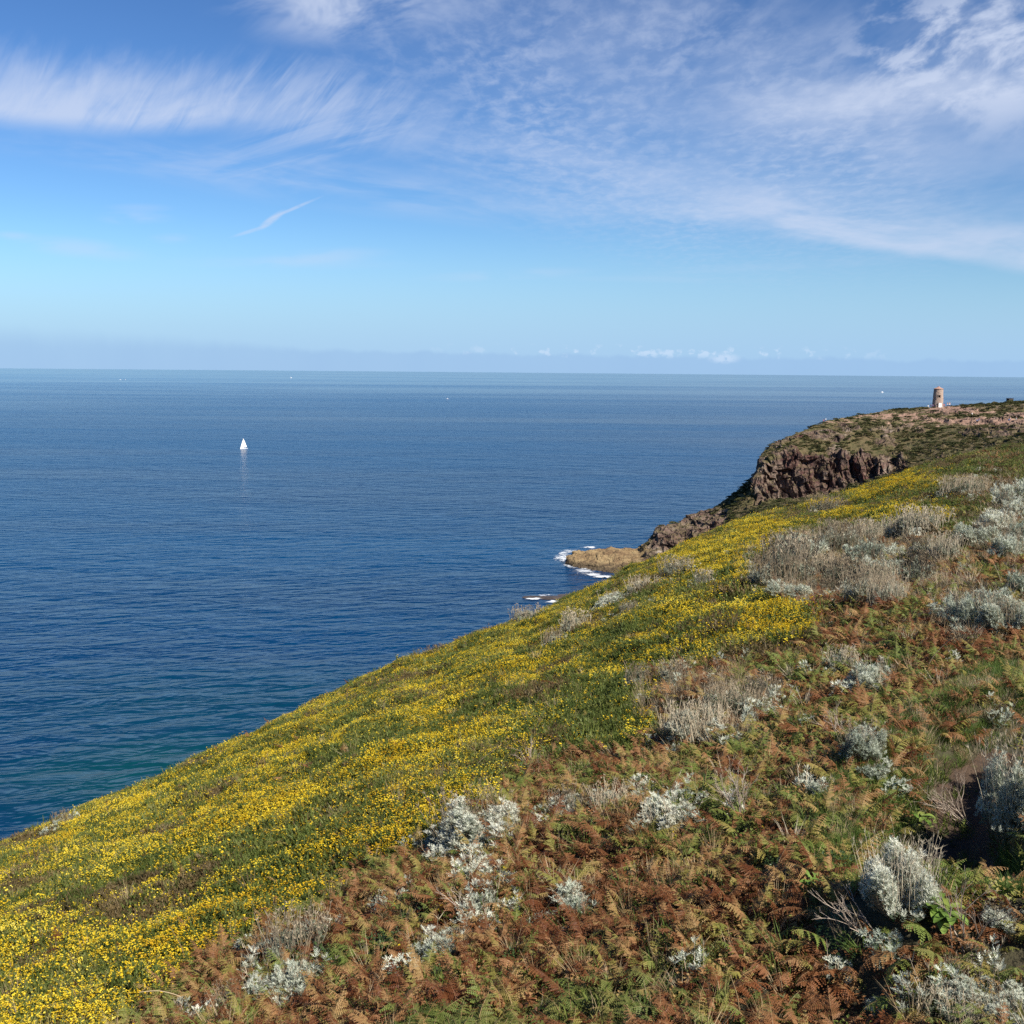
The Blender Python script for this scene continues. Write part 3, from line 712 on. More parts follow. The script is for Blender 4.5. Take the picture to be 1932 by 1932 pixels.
def cover(nn, smin, smax, ymin, power, margin=140):
    x, y, z, s = sample(nn, smin, smax, ymin, power)
    u, v = proj(np.stack([x, y, z], 1))
    k = (u > -margin) & (u < 1932+margin*2.0) & (v < 1932+margin*1.6)
    x, y, z, u, v = x[k], y[k], z[k], u[k], v[k]
    wob = 34*fbm2(x, y, .45, 3, 1.)/np.maximum(y/14, .35)**.6; wob2 = 34*fbm2(x, y, .45, 3, 31.)/np.maximum(y/14, .35)**.6
    return x, y, z, u+wob, v+wob2
def ell(u, v, L):
    r = np.full(len(u), 9.)
    for (a, b, w, h) in L: r = np.minimum(r, np.hypot((u-a)/w, (v-b)/h))
    return r
def upright(n_, tilt=.25): return np.stack([RNG.normal(0, tilt, n_), RNG.normal(0, tilt, n_), RNG.uniform(0, 6.28, n_)], 1)
def iso(s, f=.2): return np.stack([s*RNG.uniform(1-f, 1+f, len(s)), s*RNG.uniform(1-f, 1+f, len(s)), s*RNG.uniform(1-f, 1+f, len(s))], 1)

def clear(x, y, f=.62):
    k = np.ones(len(x), bool)
    for (a, b_, r) in SHRUB_AT: k &= (x-a)**2 + (y-b_)**2 > (r*f)**2
    return k
SHR = [  # u, v, width, size, height factor, label
 (560, 1810, 120, 'medium', 1.2, 'silver grey shrub between the yellow gorse and rusty bracken, lower left, upper of two'),
 (555, 1880, 110, 'medium', 1., 'pale silver shrub just below another one at the left edge of the bracken'),
 (450, 1905, 110, 'wide', .8, 'low silver shrub with dry stalks near the bottom edge, left of centre'),
 (375, 1935, 70, 'small', 1., 'small silver shrub at the bottom edge where the gorse ends'),
 (730, 1725, 55, 'small', 1., 'tiny silver tuft in the bracken right of the gorse edge'),
 (890, 1600, 150, 'large', .8, 'bright silver shrub at the gorse edge, largest in the lower middle'),
 (820, 1620, 80, 'medium', .8, 'low silver shrub on the left shoulder of a larger bright one'),
 (900, 1655, 80, 'small', .8, 'small silver shrub in front of a larger bright one, lower middle'),
 (905, 1740, 80, 'small', .9, 'small pale shrub alone in rusty bracken below the brightest silver shrub'),
 (840, 1815, 105, 'medium', .9, 'silver shrub with sparse twigs in the bracken, lower middle left'),
 (1095, 1715, 95, 'small', .7, 'very white small shrub among green bracken at the lower centre'),
 (1080, 1755, 40, 'small', .8, 'white leafy sprig below a very white small shrub'),
 (1085, 1540, 95, 'medium', .9, 'grey shrub with dark green undergrowth beneath, left of a pair in mid slope'),
 (1165, 1530, 90, 'medium', .9, 'grey shrub with dry stalks, right of a pair in mid slope'),
 (1260, 1555, 95, 'medium', .9, 'silver shrub with a thin bare twig leaning over it'),
 (1315, 1385, 115, 'wide', 1.0, 'bright silver shrub at the left end of the dry pinkish grass patch'),
 (1385, 1345, 105, 'wide', 1.0, 'silver shrub in the middle of the dry grass patch'),
 (1440, 1320, 70, 'medium', 1.0, 'grey shrub at the upper right end of the dry grass patch'),
 (1275, 1430, 45, 'small', .9, 'small white sprig below a bright silver shrub, beside a dark hollow'),
 (1210, 1295, 55, 'small', .9, 'small grey shrub in the yellow gorse left of the dry grass'),
 (1270, 1290, 60, 'small', .9, 'small grey shrub above the dry grass patch'),
 (1625, 1430, 105, 'large', .75, 'rounded silver shrub left of the green grass and the path'),
 (1640, 1300, 85, 'medium', 1.1, 'silver shrub with a dark hollow on its left, on the upper bracken'),
 (1585, 1265, 60, 'small', .9, 'small grey shrub left of the arching dry stem'),
 (1555, 1500, 55, 'small', .9, 'small bluish white shrub in bracken left of the grass'),
 (1640, 1465, 60, 'small', .8, 'pale grey green shrub just below the rounded silver shrub by the grass'),
 (1905, 1190, 100, 'large', .8, 'silver shrub at the right edge high above the path'),
 (1925, 1580, 190, 'large', 1.15, 'largest silver shrub, at the right edge below the dark path'),
 (1700, 1715, 165, 'large', .95, 'tall spiky silver shrub above the green dock leaves, lower right'),
 (1895, 1745, 75, 'medium', 1., 'silver shrub with bare twigs at the right edge beside the dock'),
 (1865, 1890, 120, 'wide', .9, 'silver shrub in the lower right corner, upper one'),
 (1920, 1930, 120, 'wide', .9, 'silver shrub touching the lower right corner'),
 (1770, 1905, 75, 'small', .9, 'small dusty shrub with seed heads left of the lower right corner'),
 (1800, 1850, 70, 'medium', 1., 'dusty shrub of bare stems between the dock and the lower right corner'),
 (1850, 1830, 60, 'small', 1., 'dusty small shrub above the shrubs of the lower right corner'),
 (1835, 1935, 80, 'medium', 1., 'dusty shrub with pale seed heads at the bottom edge near the lower right corner'),
 (1660, 1905, 50, 'small', .7, 'small faded shrub among straw at the bottom, right of centre'),
 (1040, 1225, 45, 'small', 1., 'small grey shrub in the gorse below the skyline, near the surf'),
 (1085, 1195, 50, 'small', 1., 'grey shrub in brown heather below the skyline above the gorse'),
 (1000, 1175, 60, 'medium', .7, 'dry grey shrub on the skyline of the gorse slope in front of the sea'),
 (1165, 1145, 75, 'wide', .8, 'silver shrub just below the skyline beneath the rock shelf'),
 (1215, 1120, 60, 'medium', .8, 'dusty silver shrub right of another below the rock shelf'),
 (1200, 1155, 60, 'wide', .7, 'long low grey shrub crossing the gorse below the rock shelf'),
 (1275, 1090, 60, 'medium', .9, 'grey shrub in the gorse beneath the red rock block'),
 (1330, 1110, 45, 'small', .9, 'small grey shrub in gorse right of the one beneath the red rock block'),
 (1495, 1035, 60, 'medium', .9, 'silver shrub at the upper left corner of the wide grey patch'),
 (115, 1564, 42, 'small', 1., 'pale dry shrub on the skyline at the far left'),
 (90, 1578, 26, 'small', .8, 'white leafy tuft on the skyline at the far left'),
 (1560, 972, 60, 'medium', .9, 'dusty grey shrub below the cliff foot on the skyline'),
 (1820, 935, 90, 'wide', .8, 'grey shrub above the upper yellow gorse near the right edge'),
 (1815, 1165, 70, 'medium', 1., 'grey shrub in the dark ferns below the wide grey patch, right side'),
]
SHRUB_AT = []
for (u, v, w, *_r) in SHR:
    h_, _ = hit(NBVH, u, v); SHRUB_AT.append((h_.x, h_.y, w*1.2*.5/1932/F*h_.y))
# gorse carpet
random.seed(11)
gp = []
for k, nf in enumerate((0, 0, 4, 4, 11, 11, 24, 24)):
    gp.append(('gorse_sprig', gorse(46, nf).mesh('gorse_sprig', [M['gorse'], M['flower']])))
for k in range(2): gp.append(('gorse_sprig', gorse(46, 0).mesh('gorse_sprig', [M['gorse_brown'], M['flower']])))
c_gorse = proto('gorse_kinds', gp)
x, y, z, u, v = cover(150000, -.62, .68, 6.5, 1.45)
g_in = inpoly(u, v, G_POLY)
yl = ell(u, v, Y_ELL)
sg_ = ell(u, v, S_ELL)
up_r = (u > 1240) & (v < 1250)
keep = g_in | ((u > 1500) & (v < 1010) & (RNG.random(len(u)) < .75)) | ((~g_in) & (RNG.random(len(u)) < .05))
keep &= ~((sg_ < 1) & (RNG.random(len(u)) < .62)); keep &= clear(x, y)
x, y, z, u, v, yl, up_r, g_in = x[keep], y[keep], z[keep], u[keep], v[keep], yl[keep], up_r[keep], g_in[keep]
fl = .5 + .9*fbm2(x, y, .30, 4, 5.) + .35*fbm2(x, y, 1.3, 2, 9.)
fl = np.where(up_r, fl*.6 - .24 + .85*np.clip(1.2-yl, 0, 1), fl*.85 - .04)
fl = np.where(g_in, fl, fl-.55)
pid = np.digitize(fl + RNG.normal(0, .13, len(x)), [.12, .38, .64])*2 + RNG.integers(0, 2, len(x))
brown = (fbm2(x, y, .25, 4, 77.) + RNG.normal(0, .12, len(x)) + np.where(up_r, .26, .03)) > .26
pid = np.where(brown & (pid < 4), 8 + RNG.integers(0, 2, len(x)), pid)
sc_ = RNG.uniform(.62, 1.1, len(x))*np.where(up_r, 1.22, 1.0)*np.where((RNG.random(len(x)) < .05) & (fl < .38), RNG.uniform(1.25, 1.8, len(x)), 1)*(.85 + np.clip(y-15, 0, 150)*.0075)
gp_pts = np.stack([x, y, z-.06*sc_], 1)
scatter('gorse', gp_pts, pid, upright(len(x), .2), iso(sc_), c_gorse, 'carpet of yellow flowering gorse covering the slope above the sea', 'gorse')

# bracken bed (the nearest plants are built one by one further down)
def fern_fronds(seed, green):
    random.seed(seed); out = []
    nf = random.choice((5, 6, 6, 7)); a0 = rv(0, 6.28)
    for k in range(nf):
        L = rv(.55, .95); mb = MB()
        frond(mb, (0, 0, 0), a0 + 2*PI*k/nf + rv(-.35, .35), L, rv(.7, 1.5), rv(.5, 2.2), L*rv(.22, .36), 0, 13, 9, 1)
        out.append(mb)
    return out
c_fern = []
for k in range(6):
    mb = MB()
    for f_ in fern_fronds(100+k, False):
        mb.add(np.concatenate(f_.v), f_.f, 0); mb.m[-len(f_.f):] = f_.m
    c_fern.append(('bracken_frond', mb.mesh('bracken_frond', [M['bracken'], M['stalk']])))
c_fern = proto('bracken_kinds', c_fern)
x, y, z, u, v = cover(112000, -.42, .68, 6.0, 1.5)
keep = ~inpoly(u, v, G_POLY)
GR = [(1880, 1300, 75, 48), (1765, 1365, 55, 45), (1700, 1490, 42, 55), (1650, 1600, 40, 30)]
def pdist(x, y):
    d = np.full(len(x), 99.); k = (x > 1.5) & (x < 14) & (y > 4) & (y < 24)
    d[k] = np.sqrt(((np.stack([x[k], y[k]], 1)[:, None]-PATH[None])**2).sum(2).min(1)); return d
keep &= ~((ell(u, v, GR) < 1) & (fbm2(x, y, .8, 3, 19.) < .05) & (RNG.random(len(u)) < .8)); keep &= pdist(x, y) > .5
keep &= ~((ell(u, v, S_ELL) < 1) & (RNG.random(len(u)) < .55))
keep &= ~((v < 1020) & (RNG.random(len(u)) < .75))
keep |= (RNG.random(len(u)) < .012) & (v > 1250); keep &= clear(x, y)
fx, fy, fz = x[keep], y[keep], z[keep]
order = np.argsort(np.hypot(fx, fy)); uu_, vv_ = proj(np.stack([fx, fy, fz+.3], 1))
inview = (uu_ > -20) & (uu_ < 1950) & (vv_ < 1960)
first = [i for i in order if inview[i]][:300:1]
NEAR_FERN = [(fx[i], fy[i], fz[i]) for i in first]
rest = np.ones(len(fx), bool); rest[first] = False
x, y, z = fx[rest], fy[rest], fz[rest]
scatter('bracken', np.stack([x, y, z-.05], 1), RNG.integers(0, 6, len(x)), upright(len(x), .12), iso(RNG.uniform(.34, .60, len(x))*(.9+np.clip(y-12, 0, 100)*.008)), c_fern,
        'bed of rusty and green bracken covering the near slope', 'bracken')

# grass, straw and low leafy undergrowth
c_grass = proto('grass_kinds', [('grass_tuft', tuft(46, .34, .12, .7, .009, k).mesh('grass_tuft', [M['grass']])) for k in range(3)] +
                [('grass_tuft', tuft(34, .5, .10, .5, .006, 10+k).mesh('grass_tuft', [M['straw']])) for k in range(3)] +
                [('grass_tuft', tuft(40, .42, .12, .6, .007, 20+k).mesh('grass_tuft', [M['drystem']])) for k in range(2)])
x, y, z, u, v = cover(110000, -.55, .68, 5.5, 1.5)
xa = RNG.uniform(3, 14, 60000); ya = RNG.uniform(6.5, 24, 60000); za = ground(xa, ya); ua, va = proj(np.stack([xa, ya, za], 1))
ka = ((ell(ua, va, GR) < 1.15) | ((pdist(xa, ya) < 1.3) & (va < 1690))) & (ua < 2150) & (RNG.random(60000) < .62)
x, y, z, u, v = [np.concatenate([p_, q_[ka]]) for p_, q_ in ((x, xa), (y, ya), (z, za), (u, ua), (v, va))]
gr = (ell(u, v, GR) < 1.15) | ((pdist(x, y) < 1.3) & (v < 1690)); sl_ = ell(u, v, S_ELL); g_in = inpoly(u, v, G_POLY)
r = RNG.random(len(u)); patchy = fbm2(x, y, .5, 3, 41.)
keep = (gr & (r < .9)) | ((sl_ < 1.2) & (r < .8)) | ((~g_in) & (r < .17 + .40*np.clip(patchy, 0, 1))) | (g_in & (r < .035))
keep &= (pdist(x, y) > .36) | (r < .06)
pid = np.where(gr & (RNG.random(len(u)) < np.clip(.68 + .9*fbm2(x, y, .7, 3, 23.), .1, 1)), RNG.integers(0, 3, len(u)), np.where((sl_ < 1.25), RNG.choice([3, 4, 5, 6, 7, 6, 7], len(u)), RNG.choice([0, 1, 2, 0, 1, 2, 3, 4, 5, 6], len(u))))
x, y, z, pid, gr = x[keep], y[keep], z[keep], pid[keep], gr[keep]
scatter('grass', np.stack([x, y, z-.02], 1), pid, upright(len(x), .22), iso(RNG.uniform(.6, 1.1, len(x))*np.where(gr, .62, 1)*(.85+np.clip(y-20, 0, 120)*.006)), c_grass, 'green grass and dry straw growing between the bracken and along the path', 'grass')
c_leaf = proto('undergrowth_kinds', [('undergrowth_leaf', leafy(120, .26, .22, .055, 40+k).mesh('undergrowth_leaf', [M['bramble']])) for k in range(3)] +
               [('undergrowth_leaf', leafy(110, .26, .16, .05, 50+k).mesh('undergrowth_leaf', [M['bracken']])) for k in range(2)])
x, y, z, u, v = cover(56000, -.55, .68, 5.5, 1.5)
keep = (pdist(x, y) > .42) & (~inpoly(u, v, G_POLY) | (RNG.random(len(u)) < .12)) & ~((ell(u, v, S_ELL) < 1) & (RNG.random(len(u)) < .6))
x, y, z = x[keep], y[keep], z[keep]
pid = np.where(fbm2(x, y, .6, 3, 55.) > .28, RNG.integers(0, 3, len(x)), RNG.integers(3, 5, len(x)))
scatter('undergrowth', np.stack([x, y, z-.03], 1), pid, upright(len(x), .2), iso(RNG.uniform(.5, .9, len(x))*(.9+np.clip(y-20, 0, 120)*.007)), c_leaf, 'low leafy undergrowth and leaf litter beneath the bracken', 'undergrowth')

random.seed(31)
sp_ = []
for k in range(4):
    fo, stm, dry = silver(.2, .3, 16, 60+k); q = MB()
    for src, mi_ in ((fo, None), (stm, 2), (dry, 2)):
        if src.v: q.add(np.concatenate(src.v), src.f, 0); q.m[-len(src.f):] = src.m if mi_ is None else [mi_]*len(src.f)
    sp_.append(('silver_sprig', q.mesh('silver_sprig', [M['silver'], M['silver_under'], M['drystem']])))
x, y, z, u, v = cover(90000, -.55, .68, 5.5, 1.5)
dm = np.full(len(x), 9.)
for (a, b_, r_) in SHRUB_AT: dm = np.minimum(dm, np.hypot(x-a, y-b_)/r_)
se = ell(u, v, S_ELL); keep = ((dm < 1.7) & (RNG.random(len(x)) < .32*np.clip(1.9-dm, 0, 1)**1.3)) | ((se < 1.3) & (RNG.random(len(x)) < .06)) | (~inpoly(u, v, G_POLY) & (fbm2(x, y, .3, 3, 91.) > .25) & (RNG.random(len(x)) < .05))
keep &= pdist(x, y) > .5
x, y, z = x[keep], y[keep], z[keep]
scatter('silver_sprigs', np.stack([x, y, z], 1), RNG.integers(0, 4, len(x)), upright(len(x), .25), iso(RNG.uniform(.55, 1.15, len(x))*(.9+np.clip(y-20, 0, 120)*.006)), proto('sprig_kinds', sp_), 'loose silver sprigs growing between the shrubs and dry stalks', 'sprigs')

# trodden earth path
m_path, n, b = newmat('path_earth')
geo = n.node('ShaderNodeNewGeometry').outputs['Position']; f = n.noise(geo, 4, 6, .7); f2 = n.noise(geo, 30, 3, .6)
n.put(b.inputs['Base Color'], n.ramp(n.add(n.mul(f, .6), n.mul(f2, .4)), [(.3, (.028, .017, .010)), (.5, (.062, .036, .020)), (.7, (.11, .068, .040))])); b.inputs['Roughness'].default_value = .95
n.put(b.inputs['Normal'], n.bump(n.add(f, f2), .9, .05))
cx, cy = PATH[:, 0], PATH[:, 1]; tq = np.arange(60)*.1
dx, dy = np.gradient(cx), np.gradient(cy); ln_ = np.hypot(dx, dy); nx, ny = -dy/ln_, dx/ln_
cols = np.linspace(-1, 1, 13); V = []
for a in cols:
    w = .34 + .08*np.sin(tq*2.1+a) + .06*np.sin(tq*9+3*a) ; X_ = cx + nx*a*w; Y_ = cy + ny*a*w
    V.append(np.stack([X_, Y_, ground(X_, Y_) + .02 + .03*fbm2(X_, Y_, 4., 3)*(1-abs(a))], 1))
V = np.array(V); i, j = np.meshgrid(np.arange(12), np.arange(59), indexing='ij'); a = (i*60+j).ravel()
tag(link('path', mesh_np('path', V.reshape(-1, 3), np.stack([a, a+1, a+61, a+60], 1), [m_path], smooth=True)), 'narrow trodden path of dark brown earth', None, None, 'structure')

# near bracken, each plant with its own fronds
FERN = {}
def fern_proto(kind, k):
    root = empty('bracken_fern'); lab, mats = {'rust': ('rusty brown dead bracken fern in the bed covering the near slope', [M['fern_rust'], M['stalk']]),
        'green': ('still green bracken fern in the bed covering the near slope', [M['fern_green'], M['stalk']]),
        'mixed': ('half green, half browned bracken fern in the bed covering the near slope', [M['bracken'], M['stalk']])}[kind]
    tag(root, lab, 'fern', 'bracken ferns standing nearest on the slope')
    for f_ in fern_fronds(300+k*17+len(kind), kind == 'green'): f_.build('frond', mats, root)
    return root
kinds = []
px_ = np.array(NEAR_FERN)
gsel = fbm2(px_[:, 0], px_[:, 1], .55, 3, 61.) + RNG.normal(0, .22, len(px_))
for i, (x, y, z) in enumerate(NEAR_FERN):
    kd = 'green' if gsel[i] > .22 else ('mixed' if gsel[i] > -.12 else 'rust'); key = (kd, random.randrange(4))
    if key not in FERN: FERN[key] = o = fern_proto(*key)
    else: o = copy_tree(FERN[key])
    s_ = rv(.36, .60) if random.random() < .8 else rv(.52, .64); o.location = (x, y, z-.04); o.rotation_euler = (rv(-.15, .15), rv(-.15, .15), rv(0, 6.28)); o.scale = (s_, s_, s_*rv(.85, 1.1))

# silver leaved shrubs
SP = {}
SPD = {}
def silver_proto(size):
    rad, h, nt, sd_ = {'small': (.36, .34, 170, 1), 'medium': (.55, .48, 400, 2), 'wide': (.75, .48, 620, 3), 'large': (.85, .95, 1350, 4)}[size]
    fo, stm, dry = silver(rad, h, nt, sd_)
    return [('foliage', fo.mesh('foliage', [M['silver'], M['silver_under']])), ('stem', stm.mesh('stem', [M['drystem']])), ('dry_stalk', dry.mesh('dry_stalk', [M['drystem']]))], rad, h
for k in ('small', 'medium', 'wide', 'large'): SP[k] = silver_proto(k)
for k, a in (('medium', (.55, .46, 230, 12)), ('wide', (.75, .48, 340, 13)), ('small', (.36, .38, 100, 11))):
    fo, stm, dry = silver(*a); random.seed(a[3])
    for _ in range(int(a[2]*.5)):         # a thicket of old flower stalks
        q = rv(0, 6.28); r = a[0]*math.sqrt(random.random()); p0 = np.array([r*math.cos(q), r*math.sin(q), .05]); d = np.array([rv(-.35, .35), rv(-.35, .35), 1.])*a[1]*rv(.7, 1.25)
        dry.tube([p0, p0+d*.6, p0+d+np.array([rv(-.05, .05), rv(-.05, .05), 0])], [.006, .005, .004], 3)
        for _k in range(3): blade(dry, p0+d*.95, np.array([rv(-1, 1), rv(-1, 1), rv(.2, 1)]), rv(.04, .08), .016, 0, 0, 1)
    SPD[k] = ([('foliage', fo.mesh('foliage', [M['dusty'], M['silver_under']])), ('stem', stm.mesh('stem', [M['drystem']])), ('dry_stalk', dry.mesh('dry_stalk', [M['drystem']]))], a[0], a[1])
def shrub(u, v, wpx, label, size='medium', flat_=1.0, group=None, hfac=1.0, dusty=False):
    """(u, v) is where the middle of its base shows; wpx its width in the picture"""
    h_, _ = hit(NBVH, u, v)
    if h_ is None: return
    parts, rad, hh = (SPD if dusty else SP)[size]; dist = h_.y; w = 1.2*wpx/1932/F*dist; s_ = w/(2*rad)
    o = empty('silver_shrub', (h_.x, h_.y, gz(h_.x, h_.y)-.03), rv(0, 6.28), (s_, s_*flat_, s_*hfac*1.12)); tag(o, label, 'shrub', group)
    for nm, me in parts: link(nm, me, o)
    return o
for (u, v, w, sz_, hf, lab) in SHR: shrub(u, v, w, lab, sz_, rv(.7, 1.15), 'silver leaved shrubs on the hillside', hf, sz_ != 'large' and ('grey shrub' in lab or 'dusty' in lab or 'dry' in lab))
random.seed(5)
for (lab, spots) in (('grey shrub in the wide mixed grey patch on the upper right slope',
                      [(1455, 1110), (1500, 1100), (1545, 1085), (1590, 1075), (1640, 1065), (1690, 1060), (1740, 1045), (1480, 1075), (1530, 1060), (1580, 1040), (1640, 1025), (1700, 1015), (1750, 1005), (1560, 1120), (1610, 1115), (1660, 1110), (1715, 1095), (1625, 1140), (1680, 1135), (1500, 1130), (1770, 1060), (1665, 1090)]),
                     ('silver shrub crowded along the right edge above the path', [(1830, 1180), (1870, 1150), (1915, 1120), (1890, 1060), (1925, 1030), (1880, 1005), (1920, 985), (1845, 1030), (1900, 960)])):
    for (u, v) in spots:
        shrub(u+rv(-12, 12), v+rv(-6, 6), rv(52, 82), lab, random.choice(('medium', 'medium', 'wide', 'small')), rv(.7, 1.2), 'silver leaved shrubs on the hillside', rv(.9, 1.5), random.random() < (.72 if 'grey' in lab else .4))

# broad leaved dock
def dock(name, u, v, wpx, nl, label, seed):
    random.seed(seed); h_, _ = hit(NBVH, u, v); w = wpx/1932/F*h_.y
    o = empty(name, (h_.x, h_.y, h_.z), rv(0, 6)); tag(o, label, 'plant', 'broad leaved plants near the path')
    for k in range(nl):
        mb = MB(); q = 2*PI*k/nl*1.62 + rv(-.3, .3); L = w*.5*rv(.6, 1.05); el_ = rv(.35, 1.1); W_ = L*rv(.30, .42)
        f_ = np.array([math.cos(q), math.sin(q), 0]); sd_ = np.array([-math.sin(q), math.cos(q), 0]); V = []; p = np.zeros(3); a = el_
        for i in range(9):
            t = i/8; wv = W_*.5*(math.sin(PI*min(1, max(0, t-.18)/.82*.97+.02))**.8) + .006
            V += [p - sd_*wv + np.array([0, 0, wv*.35]), p, p + sd_*wv + np.array([0, 0, wv*.35])]; a -= rv(.08, .2); p = p + (f_*math.cos(a)+np.array([0, 0, math.sin(a)]))*L/8
        mb.add(V, [[3*i, 3*i+1, 3*i+4, 3*i+3] for i in range(8)] + [[3*i+1, 3*i+2, 3*i+5, 3*i+4] for i in range(8)])
        lf = mb.build('leaf', M['dock'], o, True); lf.location = (rv(-.12, .12)*w, rv(-.12, .12)*w, .06+rv(0, .2)*w)
    return o
dock('dock_plant', 1775, 1755, 130, 22, 'bright green broad leaved dock at the foot of the tall spiky silver shrub', 3)
dock('dock_plant', 1690, 1745, 60, 9, 'smaller dark green dock left of the bright one under the spiky shrub', 4)
dock('dock_plant', 1610, 1655, 40, 7, 'small light green rosette in the bracken below the grass', 5)
dock('dock_plant', 1740, 1560, 60, 8, 'green broad leaved rosette in the grass below the path', 6)
dock('dock_plant', 1530, 1680, 60, 10, 'small green leafy plant alone in brown bracken left of the dock', 8)

# bare twigs and bent dry stems
def twigs(u, v, hpx, nb, label, seed, lean=(0, 0), spread=.6):
    random.seed(seed); h_, _ = hit(NBVH, u, v); H = hpx/1932/F*h_.y
    o = MB()
    def grow(p, d, L, r, depth):
        pts = [p]
        for i in range(4):
            d = unit(d + np.array([rv(-.22, .22), rv(-.22, .22), rv(-.12, .16)])); p = p + d*L/4; pts.append(p)
        o.tube(pts, np.linspace(r, r*.6, 5), 4)
        if depth > 0:
            for _ in range(random.choice((2, 3))): grow(pts[random.choice((2, 3, 4))], unit(d + np.array([rv(-.7, .7), rv(-.7, .7), rv(-.3, .4)])), L*rv(.45, .7), r*.6, depth-1)
    for k in range(nb): grow(np.array([rv(-.1, .1)*H, rv(-.1, .1)*H, 0]), np.array([lean[0]+rv(-spread, spread), lean[1]+rv(-spread, spread), rv(.4, 1)]), H*rv(.4, .7), .0065, 3)
    b_ = o.build('dead_shrub', M['deadwood']); b_.location = h_; tag(b_, label, 'dead shrub', 'bare dead twigs on the slope'); return b_
twigs(1655, 1775, 120, 5, 'bare grey fallen twigs lying beside the dark hollow left of the dock', 1, (-1.1, .3), .3)
twigs(1810, 1790, 150, 5, 'bare thin branches rising left of the shrub in the lower right', 2, (.1, 0), .5)
twigs(1590, 1400, 80, 5, 'tangle of dry twigs left of the rounded silver shrub', 3, (-.4, 0), .7)
twigs(1395, 1545, 110, 9, 'pale dead upright twigs in rusty bracken at mid right', 4, (-.25, 0), .35)
twigs(1005, 1450, 60, 5, 'dead twigs at the gorse edge beside a dark hollow', 5, (-.5, 0), .6)
twigs(1830, 1560, 120, 8, 'thin dry stems leaning left from the largest silver shrub', 6, (-.9, 0), .35)
twigs(870, 1730, 70, 6, 'dry brown twigs in the bracken above a small pale shrub', 7, (0, 0), .5)
def stem(pts, label, r=.008):
    """an arching dry stem through picture points; the first is where it is rooted, it stays at that distance"""
    h_, _ = hit(NBVH, *pts[0]); P = [np.array(h_)-np.array([0, 0, .05])]
    for k, (u, v) in enumerate(pts[1:]):
        P.append(ORG + ray(u, v)*(h_.y - .12*(k+1)))
    P = np.array(P); q = np.linspace(0, len(P)-1, len(P)*4); P = np.stack([np.interp(q, range(len(P)), P[:, k]) for k in range(3)], 1)
    for _ in range(3): P[1:-1] = (P[:-2]+2*P[1:-1]+P[2:])/4
    c0 = P[0].copy(); mb = MB(); mb.tube(P - c0, np.linspace(r, r*.45, len(P)), 5)
    o = mb.build('dry_stem', M['straw'], None, True); o.location = c0; tag(o, label, 'dry stem', 'bent dry stems standing out of the plants')
stem([(1745, 1262), (1760, 1238), (1785, 1212), (1800, 1203)], 'long pale arching stem over the green fern at upper right', .009)
stem([(1725, 1245), (1732, 1215), (1750, 1203)], 'short pale arching stem left of a longer one at upper right', .007)
stem([(1768, 1135), (1775, 1110), (1798, 1097), (1825, 1105)], 'hooped pale stem in the rusty fern below the wide grey patch', .008)
stem([(352, 1830), (345, 1790), (325, 1755), (318, 1745)], 'thin straw coloured stem standing in the gorse at lower left', .006)
stem([(880, 1370+90), (905, 1435), (945, 1405)], 'thin leaning stem across the gorse edge', .006)
stem([(1265, 1510), (1245, 1480), (1210, 1445)], 'thin bare twig leaning left above a silver shrub in mid slope', .007)
stem([(1780, 1010), (1755, 985), (1735, 970)], 'thin pale stem leaning left across the upper gorse', .012)
stem([(1580, 975), (1583, 950), (1585, 930)], 'upright pale stem on the skyline in front of the cliff foot', .012)
stem([(1690, 1000), (1668, 985), (1660, 968)], 'pale forked stem in the upper yellow gorse', .012)
stem([(370, 1905), (345, 1880), (300, 1868), (262, 1872)], 'straw stem bowed flat over the gorse at the bottom left', .006)
stem([(1400, 1930), (1392, 1880), (1378, 1840)], 'thin upright twig in the bracken at the bottom, right of centre', .006)

#SECTION far
# ------------------------------------------------------------------ heath on the headland
def dome(nl, rad, h, seed):
    """low cushion bush: many small leaf faces through a dome, with lumps"""
    random.seed(seed); mb = MB(); L = [(rv(-.5, .5)*rad, rv(-.5, .5)*rad, rv(.5, 1), rv(.5, .75)*rad) for _ in range(5)]
    k = 0
    while k < nl:
        q = rv(0, 6.28); r = rad*math.sqrt(random.random()); x, y = r*math.cos(q), r*math.sin(q)
        hh = max(l[2]*(1-((x-l[0])**2+(y-l[1])**2)/l[3]**2) for l in L)
        if hh < .04: continue
        z = h*math.sqrt(min(1, hh))*rv(.55, 1.08); d = unit([x+rv(-.6, .6)*rad, y+rv(-.6, .6)*rad, rad*rv(.2, 1.3)]); a = unit(np.cross(d, [rv(-1, 1), rv(-1, 1), .2])); s_ = rad*rv(.10, .2)
        p = np.array([x, y, z]); mb.add([p - a*s_*.5, p + a*s_*.5, p + d*s_*1.2], [[0, 1, 2]]); k += 1
    return mb
def crown_stem(rad, h):
    mb = MB()
    for k in range(5):
        q = k*1.26; mb.tube([(0, 0, 0), (math.cos(q)*rad*.3, math.sin(q)*rad*.3, h*.4), (math.cos(q)*rad*.55, math.sin(q)*rad*.55, h*.75)], [.06*rad, .04*rad, .02*rad], 4)
    return mb
domes = [dome(420, 1., .55, k).mesh('heath_bush', [M['heath']]) for k in range(4)]
c_heath = proto('heath_kinds', [('heath_cushion', d) for d in domes])
ctr = HV[HF].mean(1); e1 = HV[HF[:, 1]]-HV[HF[:, 0]]; e2 = HV[HF[:, 3]]-HV[HF[:, 0]]; nn_ = np.cross(e1, e2); area = np.linalg.norm(nn_, axis=1); upz = np.abs(nn_[:, 2])/(area+1e-9)
